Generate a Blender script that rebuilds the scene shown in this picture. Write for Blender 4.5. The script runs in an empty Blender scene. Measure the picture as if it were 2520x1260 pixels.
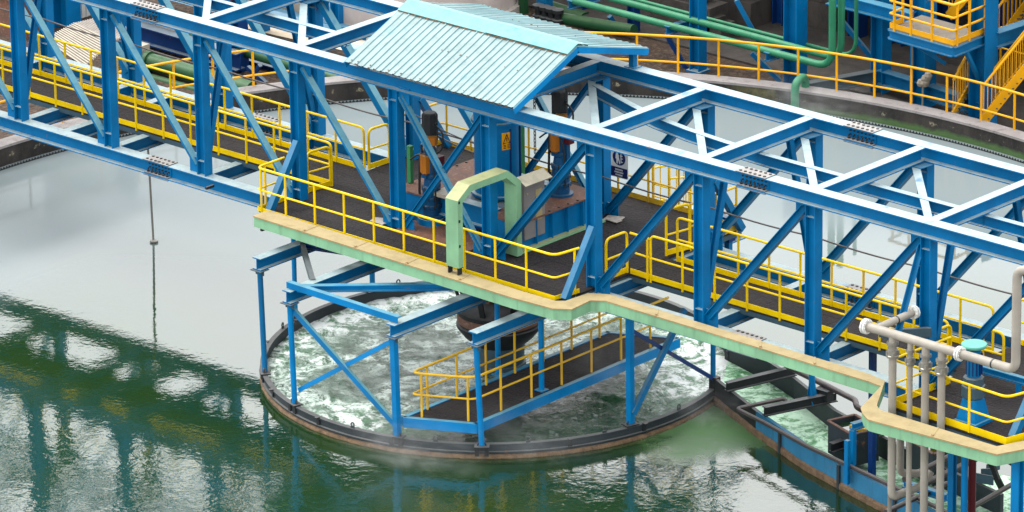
import bpy, math, random
from math import sin, cos, pi, radians, hypot, atan2
from mathutils import Vector as V, Matrix
random.seed(7)
S = bpy.context.scene
# ------------------------------------------------------------------ camera
RGT = V((0.73969631, 0.67280522, -0.01350945)); UPV = V((-0.2202022, 0.26096744, 0.93989733)); FWD = V((-0.63589335, 0.69226378, -0.34118984))
CAM = V((87.84735271, -93.07113455, 46.12724771)); FPX = 14443.673
cd = bpy.data.cameras.new('camera'); cam = bpy.data.objects.new('camera', cd); S.collection.objects.link(cam)
cam.matrix_world = Matrix(((RGT.x, UPV.x, -FWD.x, CAM.x), (RGT.y, UPV.y, -FWD.y, CAM.y), (RGT.z, UPV.z, -FWD.z, CAM.z), (0, 0, 0, 1)))
cd.sensor_width = 36; cd.lens = FPX / 2520 * 36; cd.clip_start = 1; cd.clip_end = 3000
S.camera = cam
# ------------------------------------------------------------------ sky, sun, exposure
SUN_AZ, SUN_EL = radians(255), radians(58)      # azimuth clockwise from +Y
wd = bpy.data.worlds.new('World'); S.world = wd; wd.use_nodes = True
nt = wd.node_tree; bg = nt.nodes['Background']
sk = nt.nodes.new('ShaderNodeTexSky'); sk.sky_type = 'NISHITA'; sk.sun_disc = False
sk.sun_elevation = SUN_EL; sk.sun_rotation = SUN_AZ; sk.air_density = 1.0; sk.dust_density = 4.0; sk.ozone_density = 1.0
hs = nt.nodes.new('ShaderNodeHueSaturation'); hs.inputs['Saturation'].default_value = 0.3; hs.inputs['Value'].default_value = 1.0
# overcast: a bright, slightly uneven cloud deck over the sky
tc = nt.nodes.new('ShaderNodeTexCoord'); cn = nt.nodes.new('ShaderNodeTexNoise'); cn.inputs['Scale'].default_value = 2.6; cn.inputs['Detail'].default_value = 6
mp = nt.nodes.new('ShaderNodeMapping'); mp.inputs['Scale'].default_value = (1, 1, 2.2); nt.links.new(tc.outputs['Generated'], mp.inputs[0]); nt.links.new(mp.outputs[0], cn.inputs['Vector'])
cr = nt.nodes.new('ShaderNodeValToRGB'); cr.color_ramp.elements[0].position = .3; cr.color_ramp.elements[0].color = (.80, .84, .86, 1); cr.color_ramp.elements[1].position = .7; cr.color_ramp.elements[1].color = (1, 1, 1, 1)
nt.links.new(cn.outputs['Fac'], cr.inputs[0])
cl = nt.nodes.new('ShaderNodeVectorMath'); cl.operation = 'SCALE'; cl.inputs['Scale'].default_value = 8.0; nt.links.new(cr.outputs[0], cl.inputs[0])
mx = nt.nodes.new('ShaderNodeMix'); mx.data_type = 'RGBA'; mx.inputs[0].default_value = .85
nt.links.new(sk.outputs[0], hs.inputs['Color']); nt.links.new(hs.outputs[0], mx.inputs[6]); nt.links.new(cl.outputs[0], mx.inputs[7]); nt.links.new(mx.outputs[2], bg.inputs[0]); bg.inputs[1].default_value = 0.15
sl = bpy.data.lights.new('sun', 'SUN'); sl.energy = 0.8; sl.angle = radians(25); sl.color = (1, .965, .91)
so = bpy.data.objects.new('sun', sl); S.collection.objects.link(so)
sd = V((sin(SUN_AZ) * cos(SUN_EL), cos(SUN_AZ) * cos(SUN_EL), sin(SUN_EL)))
so.rotation_euler = sd.to_track_quat('Z', 'Y').to_euler(); so.location = (0, 0, 60)
S.view_settings.view_transform = 'Standard'; S.view_settings.look = 'None'; S.view_settings.gamma = 1; S.view_settings.exposure = 1.3
S.cycles.max_bounces = 6; S.cycles.diffuse_bounces = 2; S.cycles.glossy_bounces = 4

def ray(x, y): return RGT * ((x - 1260) / FPX) - UPV * ((y - 630) / FPX) + FWD
def az(x, y, z): v = ray(x, y); return CAM + v * ((z - CAM.z) / v.z)      # survey: point on the level z seen at this spot of the photo
def ay(x, y, Y): v = ray(x, y); return CAM + v * ((Y - CAM.y) / v.y)      # ... on the upright plane y = Y
# ------------------------------------------------------------------ materials
def nodes(name):
    m = bpy.data.materials.new(name); m.use_nodes = True; t = m.node_tree
    return m, t, t.nodes['Principled BSDF']
class N:
    def __init__(s, t):
        s.t = t; g = t.nodes.new('ShaderNodeNewGeometry'); s.pos = g.outputs['Position']; s.nor = g.outputs['Normal']
    def new(s, k, **kw):
        n = s.t.nodes.new('ShaderNode' + k)
        for a, b in kw.items(): setattr(n, a, b)
        return n
    def put(s, sock, v):
        if hasattr(v, 'links'): s.t.links.new(v, sock)
        else: sock.default_value = v
    def noise(s, scale, detail=4, rough=.55, dist=0., vec=None, stretch=None):
        n = s.new('TexNoise'); n.inputs['Scale'].default_value = scale; n.inputs['Detail'].default_value = detail
        n.inputs['Roughness'].default_value = rough; n.inputs['Distortion'].default_value = dist
        v = vec or s.pos
        if stretch:
            mp = s.new('VectorMath', operation='MULTIPLY'); s.put(mp.inputs[0], v); mp.inputs[1].default_value = stretch; v = mp.outputs[0]
        s.put(n.inputs['Vector'], v); return n.outputs['Fac']
    def ramp(s, f, a, b, smooth=False):
        n = s.new('MapRange'); n.clamp = True
        if smooth: n.interpolation_type = 'SMOOTHSTEP'
        s.put(n.inputs[0], f); n.inputs[1].default_value = a; n.inputs[2].default_value = b; return n.outputs[0]
    def mul(s, a, b): n = s.new('Math', operation='MULTIPLY'); s.put(n.inputs[0], a); s.put(n.inputs[1], b); return n.outputs[0]
    def add(s, a, b): n = s.new('Math', operation='ADD'); n.use_clamp = False; s.put(n.inputs[0], a); s.put(n.inputs[1], b); return n.outputs[0]
    def m(s, op, a, b=0.): n = s.new('Math', operation=op); s.put(n.inputs[0], a); s.put(n.inputs[1], b); return n.outputs[0]
    def mix(s, f, a, b):
        n = s.new('Mix', data_type='RGBA'); s.put(n.inputs[0], f)
        for k, v in ((6, a), (7, b)): s.put(n.inputs[k], v if hasattr(v, 'links') else (*v, 1))
        return n.outputs[2]
    def xyz(s, v=None): n = s.new('SeparateXYZ'); s.put(n.inputs[0], v or s.nor); return n.outputs
    def bump(s, h, strength, dist): 
        n = s.new('Bump'); n.inputs['Strength'].default_value = strength; n.inputs['Distance'].default_value = dist; s.put(n.inputs['Height'], h); return n.outputs[0]

def paint(name, col, top=None, topf=.85, rust=.25, rough=.38, grime=.35, thr=.35, spec=.16):
    """Old gloss paint: slight tone drift, run-off grime, level faces paled by chalk/dust and painted-in sky sheen, small rust chips."""
    m, t, b = nodes(name); n = N(t)
    c = n.mix(n.ramp(n.noise(.8, 6, .6), .32, .68), col, tuple(x * .66 for x in col))
    c = n.mix(n.mul(n.ramp(n.noise(5, 5, .6, 0, None, (1, 1, .12)), .52, .75), grime), c, tuple(x * .45 + .012 for x in col))
    r = rough
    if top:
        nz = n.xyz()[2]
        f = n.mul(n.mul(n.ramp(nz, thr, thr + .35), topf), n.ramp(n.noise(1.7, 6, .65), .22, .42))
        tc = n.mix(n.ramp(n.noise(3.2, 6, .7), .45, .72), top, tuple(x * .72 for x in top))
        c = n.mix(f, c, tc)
    if rust:
        f = n.mul(n.ramp(n.noise(2.2, 9, .72), .64, .70), rust * 2)
        f2 = n.mul(n.ramp(n.noise(17, 4, .6), .69, .74), min(1, rust * 2.5))
        c = n.mix(n.m('MINIMUM', n.m('MAXIMUM', f, f2), .9), c, n.mix(n.noise(30), (.16, .055, .02), (.32, .16, .08)))
    n.put(b.inputs['Base Color'], c); n.put(b.inputs['Roughness'], n.ramp(n.noise(4, 5), -.6, 1.9) if False else r)
    b.inputs['IOR'].default_value = 1.5; b.inputs['Specular IOR Level'].default_value = spec
    n.put(b.inputs['Normal'], n.bump(n.noise(24, 4), .12, .02))
    return m
CH = (.34, .41, .40)  # pale of level faces: chalk dust plus painted sky sheen
M = {}
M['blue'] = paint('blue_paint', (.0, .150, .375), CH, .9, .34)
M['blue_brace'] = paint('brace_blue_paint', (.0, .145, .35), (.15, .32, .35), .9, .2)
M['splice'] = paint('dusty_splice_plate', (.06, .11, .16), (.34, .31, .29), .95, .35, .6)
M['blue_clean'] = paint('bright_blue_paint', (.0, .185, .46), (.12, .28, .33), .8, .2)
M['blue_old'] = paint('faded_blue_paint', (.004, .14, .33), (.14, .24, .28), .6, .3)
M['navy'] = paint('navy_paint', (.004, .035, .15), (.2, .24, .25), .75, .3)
M['yellow'] = paint('yellow_paint', (.88, .58, .0), (.92, .66, .06), .35, .16, .35, .18)
M['amber'] = paint('amber_paint', (.82, .38, .008), (.85, .50, .06), .35, .12, .35, .2)
M['ochre'] = paint('dull_yellow_paint', (.70, .42, .03), None, 0, .35, .45, .4)
M['green'] = paint('pale_green_paint', (.24, .46, .27), (.36, .33, .16), .8, .12, .45, .3, .3)
M['green_side'] = paint('tray_green_paint', (.24, .47, .28), None, 0, .14, .45, .7)
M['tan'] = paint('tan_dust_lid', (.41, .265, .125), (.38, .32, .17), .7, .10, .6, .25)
M['gpipe'] = paint('green_pipe_paint', (.03, .20, .105), (.09, .27, .15), .6, .1, .35, .25)
M['dgreen'] = paint('dark_green_paint', (.02, .085, .035), (.09, .16, .08), .6, .2)
M['gpost'] = paint('mid_green_paint', (.05, .25, .10), None, 0, .25)
M['roof'] = paint('teal_roof_sheet', (.14, .285, .31), (.295, .362, .355), .95, .14, .42, .3, .62)  # rib sides keep the darker base: rib shading painted by slope
M['ridge'] = paint('ridge_cap_sheet', (.11, .32, .36), (.19, .41, .42), .85, .05, .4, .05)
M['black'] = paint('dark_coated_steel', (.022, .025, .027), (.16, .16, .16), .7, .2, .5)
M['ring'] = paint('tarred_steel', (.035, .045, .052), (.17, .17, .16), .6, .35, .5)
M['slate'] = paint('slate_steel', (.055, .10, .13), (.17, .17, .16), .6, .35, .5)
M['pipe'] = paint('cream_plastic_pipe', (.34, .31, .265), (.37, .335, .285), .6, .06, .4, .35)
M['greypipe'] = paint('grey_pipe', (.20, .19, .17), (.4, .38, .34), .6, .3, .45)
M['darkpipe'] = paint('dark_pipe', (.06, .05, .05), (.22, .20, .19), .6, .3, .45)
M['steel'] = paint('clamp_steel', (.36, .345, .31), None, 0, .3, .28, .8); M['steel'].node_tree.nodes['Principled BSDF'].inputs['Metallic'].default_value = .6
M['wallblue'] = paint('weathered_blue_plate', (.035, .19, .34), None, 0, .5, .5, .8)
M['oily'] = paint('oily_blue_paint', (.006, .065, .165), (.06, .10, .13), .5, .6, .35, .9)
M['red'] = paint('dark_red_pipe', (.09, .012, .016), None, 0, .2)
M['cabinet'] = paint('grey_cabinet', (.22, .205, .20), (.66, .60, .45), .9, .12, .45)
M['panel'] = paint('tan_panel', (.38, .31, .16), None, 0, .1)
M['beige'] = paint('beige_sheet', (.40, .35, .28), (.52, .48, .41), .6, .1, .6, .3)
M['orange'] = paint('orange_motor', (.38, .13, .015), (.35, .2, .06), .5, .3)
M['mint'] = paint('mint_paint', (.14, .46, .36), (.17, .48, .39), .5, .08)
M['pink'] = paint('pale_tank_sheet', (.58, .50, .46), None, 0, .02, .6, .2)
M['lblue'] = paint('pale_blue_pipe', (.22, .50, .75), (.55, .72, .82), .6, .05)
M['white'] = paint('white_board', (.78, .78, .74), None, 0, .03, .5, .1)
M['signblue'] = paint('sign_blue', (.012, .022, .12), None, 0, 0, .5, .1)
M['peach'] = paint('peach_floor', (.72, .56, .40), (.78, .64, .47), .8, .02, .7, .1)

def mat_rust():
    m, t, b = nodes('rusty_plate'); n = N(t)
    c = n.mix(n.ramp(n.noise(3, 8, .65), .3, .7), (.17, .065, .032), (.085, .045, .036))
    n.put(b.inputs['Base Color'], n.mix(n.ramp(n.noise(14, 5), .55, .75), c, (.24, .15, .10))); b.inputs['Roughness'].default_value = .7
    n.put(b.inputs['Normal'], n.bump(n.noise(30, 4), .4, .02)); return m
M['rust'] = mat_rust()
def mat_rustedge():
    m, t, b = nodes('rust_scale'); n = N(t)
    n.put(b.inputs['Base Color'], n.mix(n.ramp(n.noise(6, 8, .65), .35, .65), (.085, .05, .028), (.19, .12, .065))); b.inputs['Roughness'].default_value = .85
    n.put(b.inputs['Normal'], n.bump(n.noise(14, 6), .7, .05)); return m
M['rustedge'] = mat_rustedge()
def mat_deck():
    """Dark expanded-mesh flooring."""
    m, t, b = nodes('mesh_flooring'); n = N(t)
    w = n.new('TexWave', wave_type='BANDS', bands_direction='DIAGONAL'); w.inputs['Scale'].default_value = 6.5; w.inputs['Distortion'].default_value = 1.2; n.put(w.inputs['Vector'], n.pos)
    v = n.new('TexVoronoi', feature='F1'); v.inputs['Scale'].default_value = 16; n.put(v.inputs['Vector'], n.pos)
    c = n.mix(n.ramp(v.outputs['Distance'], .2, .6), (.012, .0105, .011), (.026, .021, .022))
    c = n.mix(n.mul(n.ramp(n.noise(.8, 6, .6), .45, .7), .5), c, (.034, .027, .026))
    c = n.mix(n.ramp(n.noise(9, 3), .75, .78), c, (.18, .17, .16))
    bk = n.new('TexBrick'); bk.inputs['Scale'].default_value = 1.0; bk.inputs['Mortar Size'].default_value = .012; bk.inputs['Brick Width'].default_value = 1.9; bk.inputs['Row Height'].default_value = .66; bk.inputs['Color1'].default_value = (1, 1, 1, 1); bk.inputs['Color2'].default_value = (.72, .72, .72, 1); bk.inputs['Mortar'].default_value = (.25, .25, .25, 1); n.put(bk.inputs['Vector'], n.pos)
    mu = n.new('Mix', data_type='RGBA', blend_type='MULTIPLY'); mu.inputs[0].default_value = 1.; n.put(mu.inputs[6], c); n.put(mu.inputs[7], bk.outputs['Color']); c = mu.outputs[2]
    n.put(b.inputs['Base Color'], c); b.inputs['Roughness'].default_value = .85; b.inputs['Specular IOR Level'].default_value = .25
    n.put(b.inputs['Normal'], n.bump(v.outputs['Distance'], .5, .03)); return m
M['deck'] = mat_deck()
def mat_concrete(name, base, dark, stain=.8, green=False):
    m, t, b = nodes(name); n = N(t)
    c = n.mix(n.mul(n.ramp(n.noise(1.1, 9, .68, .4, None, (1, 1, .45)), .40, .62), stain), base, dark)
    c = n.mix(n.mul(n.ramp(n.noise(3.4, 8, .7), .55, .72), .6), c, tuple(x * .35 for x in dark))
    if green:
        z = n.xyz(n.pos)[2]
        g = n.mul(n.mul(n.ramp(n.xyz(n.pos)[0], -9, -5), .95), n.ramp(n.add(z, n.mul(n.noise(3, 6), .22)), -3.40, -3.52))
        c = n.mix(g, c, (.055, .115, .032))
        cr = n.mul(n.mul(n.ramp(z, -3.52, -3.46), n.ramp(z, -3.36, -3.42)), n.ramp(n.noise(2.5, 6, .7), .58, .64))
        c = n.mix(cr, c, (.26, .23, .15))
        x = n.xyz(n.pos)[0]
        mm = n.mul(n.mul(n.ramp(n.noise(.7, 7, .65), .5, .62), n.mul(n.ramp(x, -9.5, -8.2), n.ramp(x, -5.5, -6.8))), .8)
        c = n.mix(mm, c, (.14, .13, .05))
    n.put(b.inputs['Base Color'], c); b.inputs['Roughness'].default_value = .85
    n.put(b.inputs['Normal'], n.bump(n.noise(8, 8, .65), .6, .04)); return m
M['wall'] = mat_concrete('stained_wet_concrete', (.036, .029, .025), (.0075, .0065, .006), 1.0, True)
M['coping'] = mat_concrete('pale_coping', (.26, .24, .235), (.15, .125, .115), .5)
M['conc'] = mat_concrete('grey_concrete', (.40, .36, .32), (.22, .19, .17), .6)
M['darkconc'] = mat_concrete('shade_dark_concrete', (.06, .05, .042), (.022, .019, .017), .8)  # dark tone carries the shade under the building
M['greyfloor'] = mat_concrete('dusty_floor', (.20, .17, .13), (.12, .10, .08), .6)
def mat_ground():
    m, t, b = nodes('gravel_earth'); n = N(t)
    v = n.new('TexVoronoi'); v.inputs['Scale'].default_value = 9; n.put(v.inputs['Vector'], n.pos)
    c = n.mix(n.ramp(n.noise(.5, 8, .7), .35, .65), (.062, .036, .022), (.034, .021, .014))
    c = n.mix(n.mul(n.ramp(n.xyz(v.outputs['Color'])[0], .55, 1.), .55), c, (.14, .09, .055))
    n.put(b.inputs['Base Color'], c); b.inputs['Roughness'].default_value = .95
    n.put(b.inputs['Normal'], n.bump(v.outputs['Distance'], .8, .08)); return m
M['ground'] = mat_ground()
PL = az(1785, 1050, -3.72); PLX, PLY = PL.x, PL.y
def mat_water():
    """Green process water, still towards the far side, ruffled near the feedwell and the near side."""
    m, t, b = nodes('green_process_water'); n = N(t)
    p = n.xyz(n.pos)
    # pigment cloud where the feed channel meets the ring
    dx = n.m('SUBTRACT', p[0], PLX); dy = n.m('SUBTRACT', p[1], PLY)
    d = n.m('SQRT', n.add(n.mul(dx, dx), n.mul(n.mul(dy, dy), .6)))
    d = n.add(d, n.mul(n.noise(1.5, 7, .65, .8), 2.4))
    cloud = n.ramp(d, 3.7, 1.5, True)
    c = n.mix(n.ramp(n.noise(.35, 5, .6, .8), .35, .65), (.008, .034, .018), (.014, .036, .006))
    c = n.mix(cloud, c, (.12, .245, .095))
    sky_pale = n.m('MAXIMUM', n.ramp(p[0], -11.5, -15, True), n.ramp(n.add(n.mul(p[1], .7), n.mul(p[0], -.5)), 4, 12, True))      # paler far water: sky reflection and haze painted into the colour
    sky_pale = n.mul(sky_pale, .95)
    c = n.mix(sky_pale, c, (.180, .212, .220))
    n.put(b.inputs['Base Color'], c); n.put(b.inputs['Roughness'], n.add(n.add(n.mul(n.ramp(sky_pale, .8, .95), .08), n.mul(cloud, .55)), .02)); n.put(b.inputs['IOR'], n.add(n.add(2.25, n.mul(sky_pale, -1.18)), n.mul(cloud, -.95)))
    # ripple strength: calm beyond the bridge, lively on the near side
    q = n.add(n.mul(p[1], -1.), n.mul(p[0], -.02))
    amp = n.add(n.ramp(q, -5, 9, True), n.mul(n.mul(n.ramp(p[0], -4, 3, True), n.ramp(p[1], 2.5, .5, True)), 1.7))
    h1 = n.noise(.9, 3, .5, .5); h2 = n.noise(3.4, 3, .5, .5); h3 = n.noise(8, 3, .55)
    h = n.add(n.add(n.mul(h1, .55), n.mul(h2, .40)), n.mul(h3, .20))
    h = n.mul(h, n.add(n.mul(amp, .62), .07))
    n.put(b.inputs['Normal'], n.bump(h, 1.0, .012)); return m
M['water'] = mat_water()
def mat_foam(name, k, cx=0., cy=1.96, R=5.5):
    """Churned water: milky and foamy along the rim and at the inlet, green and rippled elsewhere."""
    m, t, b = nodes(name); n = N(t); p = n.xyz(n.pos)
    dx = n.m('SUBTRACT', p[0], cx); dy = n.m('SUBTRACT', p[1], cy)
    r = n.m('SQRT', n.add(n.mul(dx, dx), n.mul(dy, dy)))
    an = n.m('ARCTAN2', dy, dx)
    cv = n.new('CombineXYZ'); n.put(cv.inputs[0], n.mul(an, 2.2)); n.put(cv.inputs[1], n.mul(r, 2.0)); n.put(cv.inputs[2], 0.)
    sw = n.noise(1.1, 8, .66, 2.2, None, (1, 1, 1)); sw2 = n.noise(2.6, 7, .66, 1.6)
    fine = n.noise(7, 6, .7, 1.5)
    if k == 'ring':
        left = n.ramp(n.add(n.mul(dx, -.75), n.mul(dy, .66)), -2.2, 3.4)       # froth gathers on the far and left side ...
        edge = n.ramp(r, R - 1.9, R - .15)
        q = (n.m('SUBTRACT', p[0], 4.6), n.m('SUBTRACT', p[1], 5.0))
        inl = n.ramp(n.m('SQRT', n.add(n.mul(q[0], q[0]), n.mul(q[1], q[1]))), 3.6, .8)      # ... and where the channel pours in
        q = (n.m('SUBTRACT', p[0], -.2), n.m('SUBTRACT', p[1], -2.9))
        spl = n.ramp(n.m('SQRT', n.add(n.mul(q[0], q[0]), n.mul(q[1], q[1]))), 1.9, .3)
        milk = n.m('MINIMUM', n.add(n.add(n.add(n.mul(left, .22), n.mul(inl, .85)), n.mul(spl, .7)), n.mul(n.mul(edge, left), .75)), 1.)
    else: milk = n.add(.75, n.mul(n.noise(.8, 3), .3))
    sheet = n.mul(n.ramp(n.add(n.mul(dx, -1.), n.mul(dy, .35)), -3.2, -.4, True), .85) if k == 'ring' else 0.
    pat = n.add(n.add(n.mul(sw, .5), n.mul(sw2, .3)), n.mul(fine, .2))
    lead = n.ramp(n.noise(.62, 4, .6, 1.0), .40, .56, True)
    f = n.mul(n.ramp(n.add(pat, n.mul(milk, .15)), .575, .665), n.m('MINIMUM', n.add(n.mul(milk, 1.6), .03), 1.))
    c = n.mix(n.mul(milk, .8), (.010, .048, .022), (.16, .36, .19) if k == 'ring' else (.26, .60, .30))
    c = n.mix(n.mul(n.ramp(sw2, .42, .55), .75), c, (.010, .055, .018) if k == 'ring' else (.05, .22, .06))
    if k == 'ring':                                                        # grey froth sheet drifting over the left half, torn by green leads
        c = n.mix(n.mul(n.mul(sheet, n.add(n.mul(lead, .8), .2)), n.ramp(n.add(n.add(n.mul(sw, .6), n.mul(fine, .4)), n.mul(sheet, .09)), .52, .63)), c, (.80, .93, .84))
    c = n.mix(f, c, (.90, .94, .91) if k == 'ring' else (.66, .93, .70))
    n.put(b.inputs['Base Color'], c); n.put(b.inputs['Roughness'], n.add(n.mul(f, .4), .03)); n.put(b.inputs['IOR'], n.add(1.58 if k == 'ring' else 1.6, n.mul(milk, -.35)))
    wv = n.new('TexWave', wave_type='BANDS', bands_direction='X'); wv.inputs['Scale'].default_value = .8; wv.inputs['Distortion'].default_value = 9; wv.inputs['Detail'].default_value = 3; wv.inputs['Detail Scale'].default_value = 1.4
    rt = n.new('VectorRotate', rotation_type='Z_AXIS'); n.put(rt.inputs['Vector'], n.pos); rt.inputs['Angle'].default_value = radians(48); n.put(wv.inputs['Vector'], rt.outputs[0])
    h = n.add(n.mul(n.noise(3.4, 6, .62, .8), .8), n.mul(fine, .25))
    n.put(b.inputs['Normal'], n.bump(h, 1.0, .07 if k == 'ring' else .09)); return m
M['ringwater'] = mat_foam('churned_feed_water', 'ring'); M['channelwater'] = mat_foam('milky_channel_water', 'chan')
# ------------------------------------------------------------------ mesh helpers
LOC = {}
class MB:
    def __init__(s): s.v = []; s.f = []; s.mi = []; s.sm = []; s.cur = 0
    def add(s, vs, fs, smooth=False):
        o = len(s.v); s.v += [V(q) for q in vs]
        for f in fs: s.f.append([o + i for i in f]); s.mi.append(s.cur); s.sm.append(smooth)
        return s
    def box(s, a, b):
        (x0, y0, z0), (x1, y1, z1) = [(min(a[i], b[i])) for i in range(3)], [(max(a[i], b[i])) for i in range(3)]
        return s.add([(x0, y0, z0), (x1, y0, z0), (x1, y1, z0), (x0, y1, z0), (x0, y0, z1), (x1, y0, z1), (x1, y1, z1), (x0, y1, z1)],
                     [(3, 2, 1, 0), (4, 5, 6, 7), (0, 1, 5, 4), (1, 2, 6, 5), (2, 3, 7, 6), (3, 0, 4, 7)])
    def sect(s, a, b, poly, up=(0, 0, 1), cap=True):
        """sweep a closed cross-section (side, up) from a to b; counter-clockwise seen from a towards b reversed"""
        a, b = V(a), V(b); d = (b - a).normalized(); u = V(up)
        if abs(d.dot(u)) > .98: u = V((0, 1, 0)) if abs(d.y) < .9 else V((1, 0, 0))
        sd = d.cross(u).normalized(); u = sd.cross(d).normalized(); k = len(poly)
        vs = [a + sd * p[0] + u * p[1] for p in poly] + [b + sd * p[0] + u * p[1] for p in poly]
        fs = [(i, (i + 1) % k, k + (i + 1) % k, k + i) for i in range(k)]
        if cap: fs += [tuple(range(k))[::-1], tuple(range(k, 2 * k))]
        return s.add(vs, fs)
    def bar(s, a, b, w, h, up=(0, 0, 1)): return s.sect(a, b, [(-w / 2, -h / 2), (w / 2, -h / 2), (w / 2, h / 2), (-w / 2, h / 2)], up)
    def ibeam(s, a, b, w, h, up=(0, 0, 1), tf=.028, tw=.02):
        W, H, q = w / 2, h / 2, tw / 2
        return s.sect(a, b, [(-W, -H), (W, -H), (W, -H + tf), (q, -H + tf), (q, H - tf), (W, H - tf), (W, H), (-W, H), (-W, H - tf), (-q, H - tf), (-q, -H + tf), (-W, -H + tf)], up)
    def angle(s, a, b, w, h, t=.018, up=(0, 0, 1), flip=1):
        p = [(-w / 2, -h / 2), (-w / 2 + t, -h / 2), (-w / 2 + t, h / 2 - t), (w / 2, h / 2 - t), (w / 2, h / 2), (-w / 2, h / 2)]
        if flip < 0: p = [(-x, y) for x, y in p][::-1]
        return s.sect(a, b, p, up)
    def tube(s, pts, r, n=10, fil=0., seg=5, closed=False, cap=True):
        P = [V(p) for p in pts]
        if fil:
            Q = []; L = len(P)
            for i, p in enumerate(P):
                if (i == 0 or i == L - 1) and not closed: Q.append(p); continue
                a, b = P[i - 1], P[(i + 1) % L]; d1, d2 = (a - p), (b - p); f = min(fil, d1.length * .48, d2.length * .48)
                u, w = p + d1.normalized() * f, p + d2.normalized() * f
                for k in range(seg + 1):
                    t = k / seg; Q.append(u * (1 - t) ** 2 + p * 2 * t * (1 - t) + w * t * t)
            P = Q
        L = len(P); vs = []; ref = None
        for i, p in enumerate(P):
            d = (P[(i + 1) % L] - P[i - 1]) if closed or 0 < i < L - 1 else (P[1] - P[0] if i == 0 else P[-1] - P[-2])
            d.normalize()
            if ref is None: ref = V((0, 0, 1)) if abs(d.z) < .9 else V((1, 0, 0))
            sd = d.cross(ref).normalized(); ref = sd.cross(d).normalized()
            vs += [p + (sd * cos(2 * pi * k / n) + ref * sin(2 * pi * k / n)) * r for k in range(n)]
        fs = [(i * n + k, i * n + (k + 1) % n, ((i + 1) % L) * n + (k + 1) % n, ((i + 1) % L) * n + k) for i in range(L if closed else L - 1) for k in range(n)]
        s.add(vs, fs, True)
        if cap and not closed:
            o = len(s.v) - n * L
            s.f += [[o + k for k in range(n)][::-1], [o + (L - 1) * n + k for k in range(n)]]; s.mi += [s.cur] * 2; s.sm += [False] * 2
        return s
    def lathe(s, c, prof, n=32, a0=0., a1=2 * pi, smooth=True, axis='z'):
        full = abs(a1 - a0 - 2 * pi) < 1e-6; m = n if full else n + 1; k = len(prof); vs = []
        for i in range(m):
            a = a0 + (a1 - a0) * i / n
            for r, z in prof: vs.append((c[0] + r * cos(a), c[1] + r * sin(a), c[2] + z))
        fs = [(i * k + j, ((i + 1) % m) * k + j, ((i + 1) % m) * k + j + 1, i * k + j + 1) for i in range(n) for j in range(k - 1)]
        return s.add(vs, fs, smooth)
    def prism(s, poly, z0, z1):
        k = len(poly); vs = [(x, y, z0) for x, y in poly] + [(x, y, z1) for x, y in poly]
        A = sum(poly[i][0] * poly[(i + 1) % k][1] - poly[(i + 1) % k][0] * poly[i][1] for i in range(k))
        fs = [(i, (i + 1) % k, k + (i + 1) % k, k + i) for i in range(k)] + [tuple(range(k))[::-1], tuple(range(k, 2 * k))]
        if A < 0: fs = [f[::-1] for f in fs]
        return s.add(vs, fs)
    def build(s, name, mats, parent=None, label=None, cat=None, group=None, kind=None, origin=None):
        me = bpy.data.meshes.new(name)
        if parent is not None: o = LOC[parent.name]
        elif origin is not None: o = V(origin)
        else:
            lo = [min(v[i] for v in s.v) for i in range(3)]; hi = [max(v[i] for v in s.v) for i in range(3)]
            o = V(((lo[0] + hi[0]) / 2, (lo[1] + hi[1]) / 2, lo[2]))
        me.from_pydata([v - o for v in s.v], [], s.f)
        for mm in (mats if isinstance(mats, (list, tuple)) else [mats]): me.materials.append(M[mm])
        for p, i, sm in zip(me.polygons, s.mi, s.sm): p.material_index = i; p.use_smooth = sm
        me.validate(); me.update()
        if any(s.sm): me.set_sharp_from_angle(angle=radians(38))
        ob = bpy.data.objects.new(name, me); S.collection.objects.link(ob); LOC[ob.name] = o
        if parent is not None: ob.parent = parent
        else: ob.location = o
        tag(ob, label, cat, group, kind); return ob
def tag(o, label=None, cat=None, group=None, kind=None):
    for k, v in (('label', label), ('category', cat), ('group', group), ('kind', kind)):
        if v: o[k] = v
def thing(name, loc, label, cat, group=None):
    o = bpy.data.objects.new(name, None); o.empty_display_size = .3; S.collection.objects.link(o); o.location = loc; LOC[o.name] = V(loc); tag(o, label, cat, group); return o
def copy_tree(o, loc, label=None, parent=None):
    c = o.copy(); S.collection.objects.link(c)
    if parent is None: c.location = loc; c['label'] = label
    else: c.parent = parent
    LOC[c.name] = V(loc)
    for ch in o.children: copy_tree(ch, loc, None, c)
    return c
def lerp(a, b, t): return V(a) + (V(b) - V(a)) * t
# ------------------------------------------------------------------ levels (metres; 0 = top of the lower chords)
W = 3.92; HP = 3.55; HT = 3.89; ZW = -3.72; ZD = .10; ZT = -3.16; GZ = -4.0
C0 = V((0, 1.96))                                   # axis of the feedwell
NODE = dict(zip('YZABCDEFGHIJKL', [-20.43, -17.23, -14.03, -10.83, -7.63, -4.43, -1.23, 1.67, 4.87, 8.07, 11.27, 14.47, 17.67, 20.87]))
NX = list(NODE.values()); X0, X1 = NX[0] - 1.2, NX[-1] + 1.2
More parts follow.
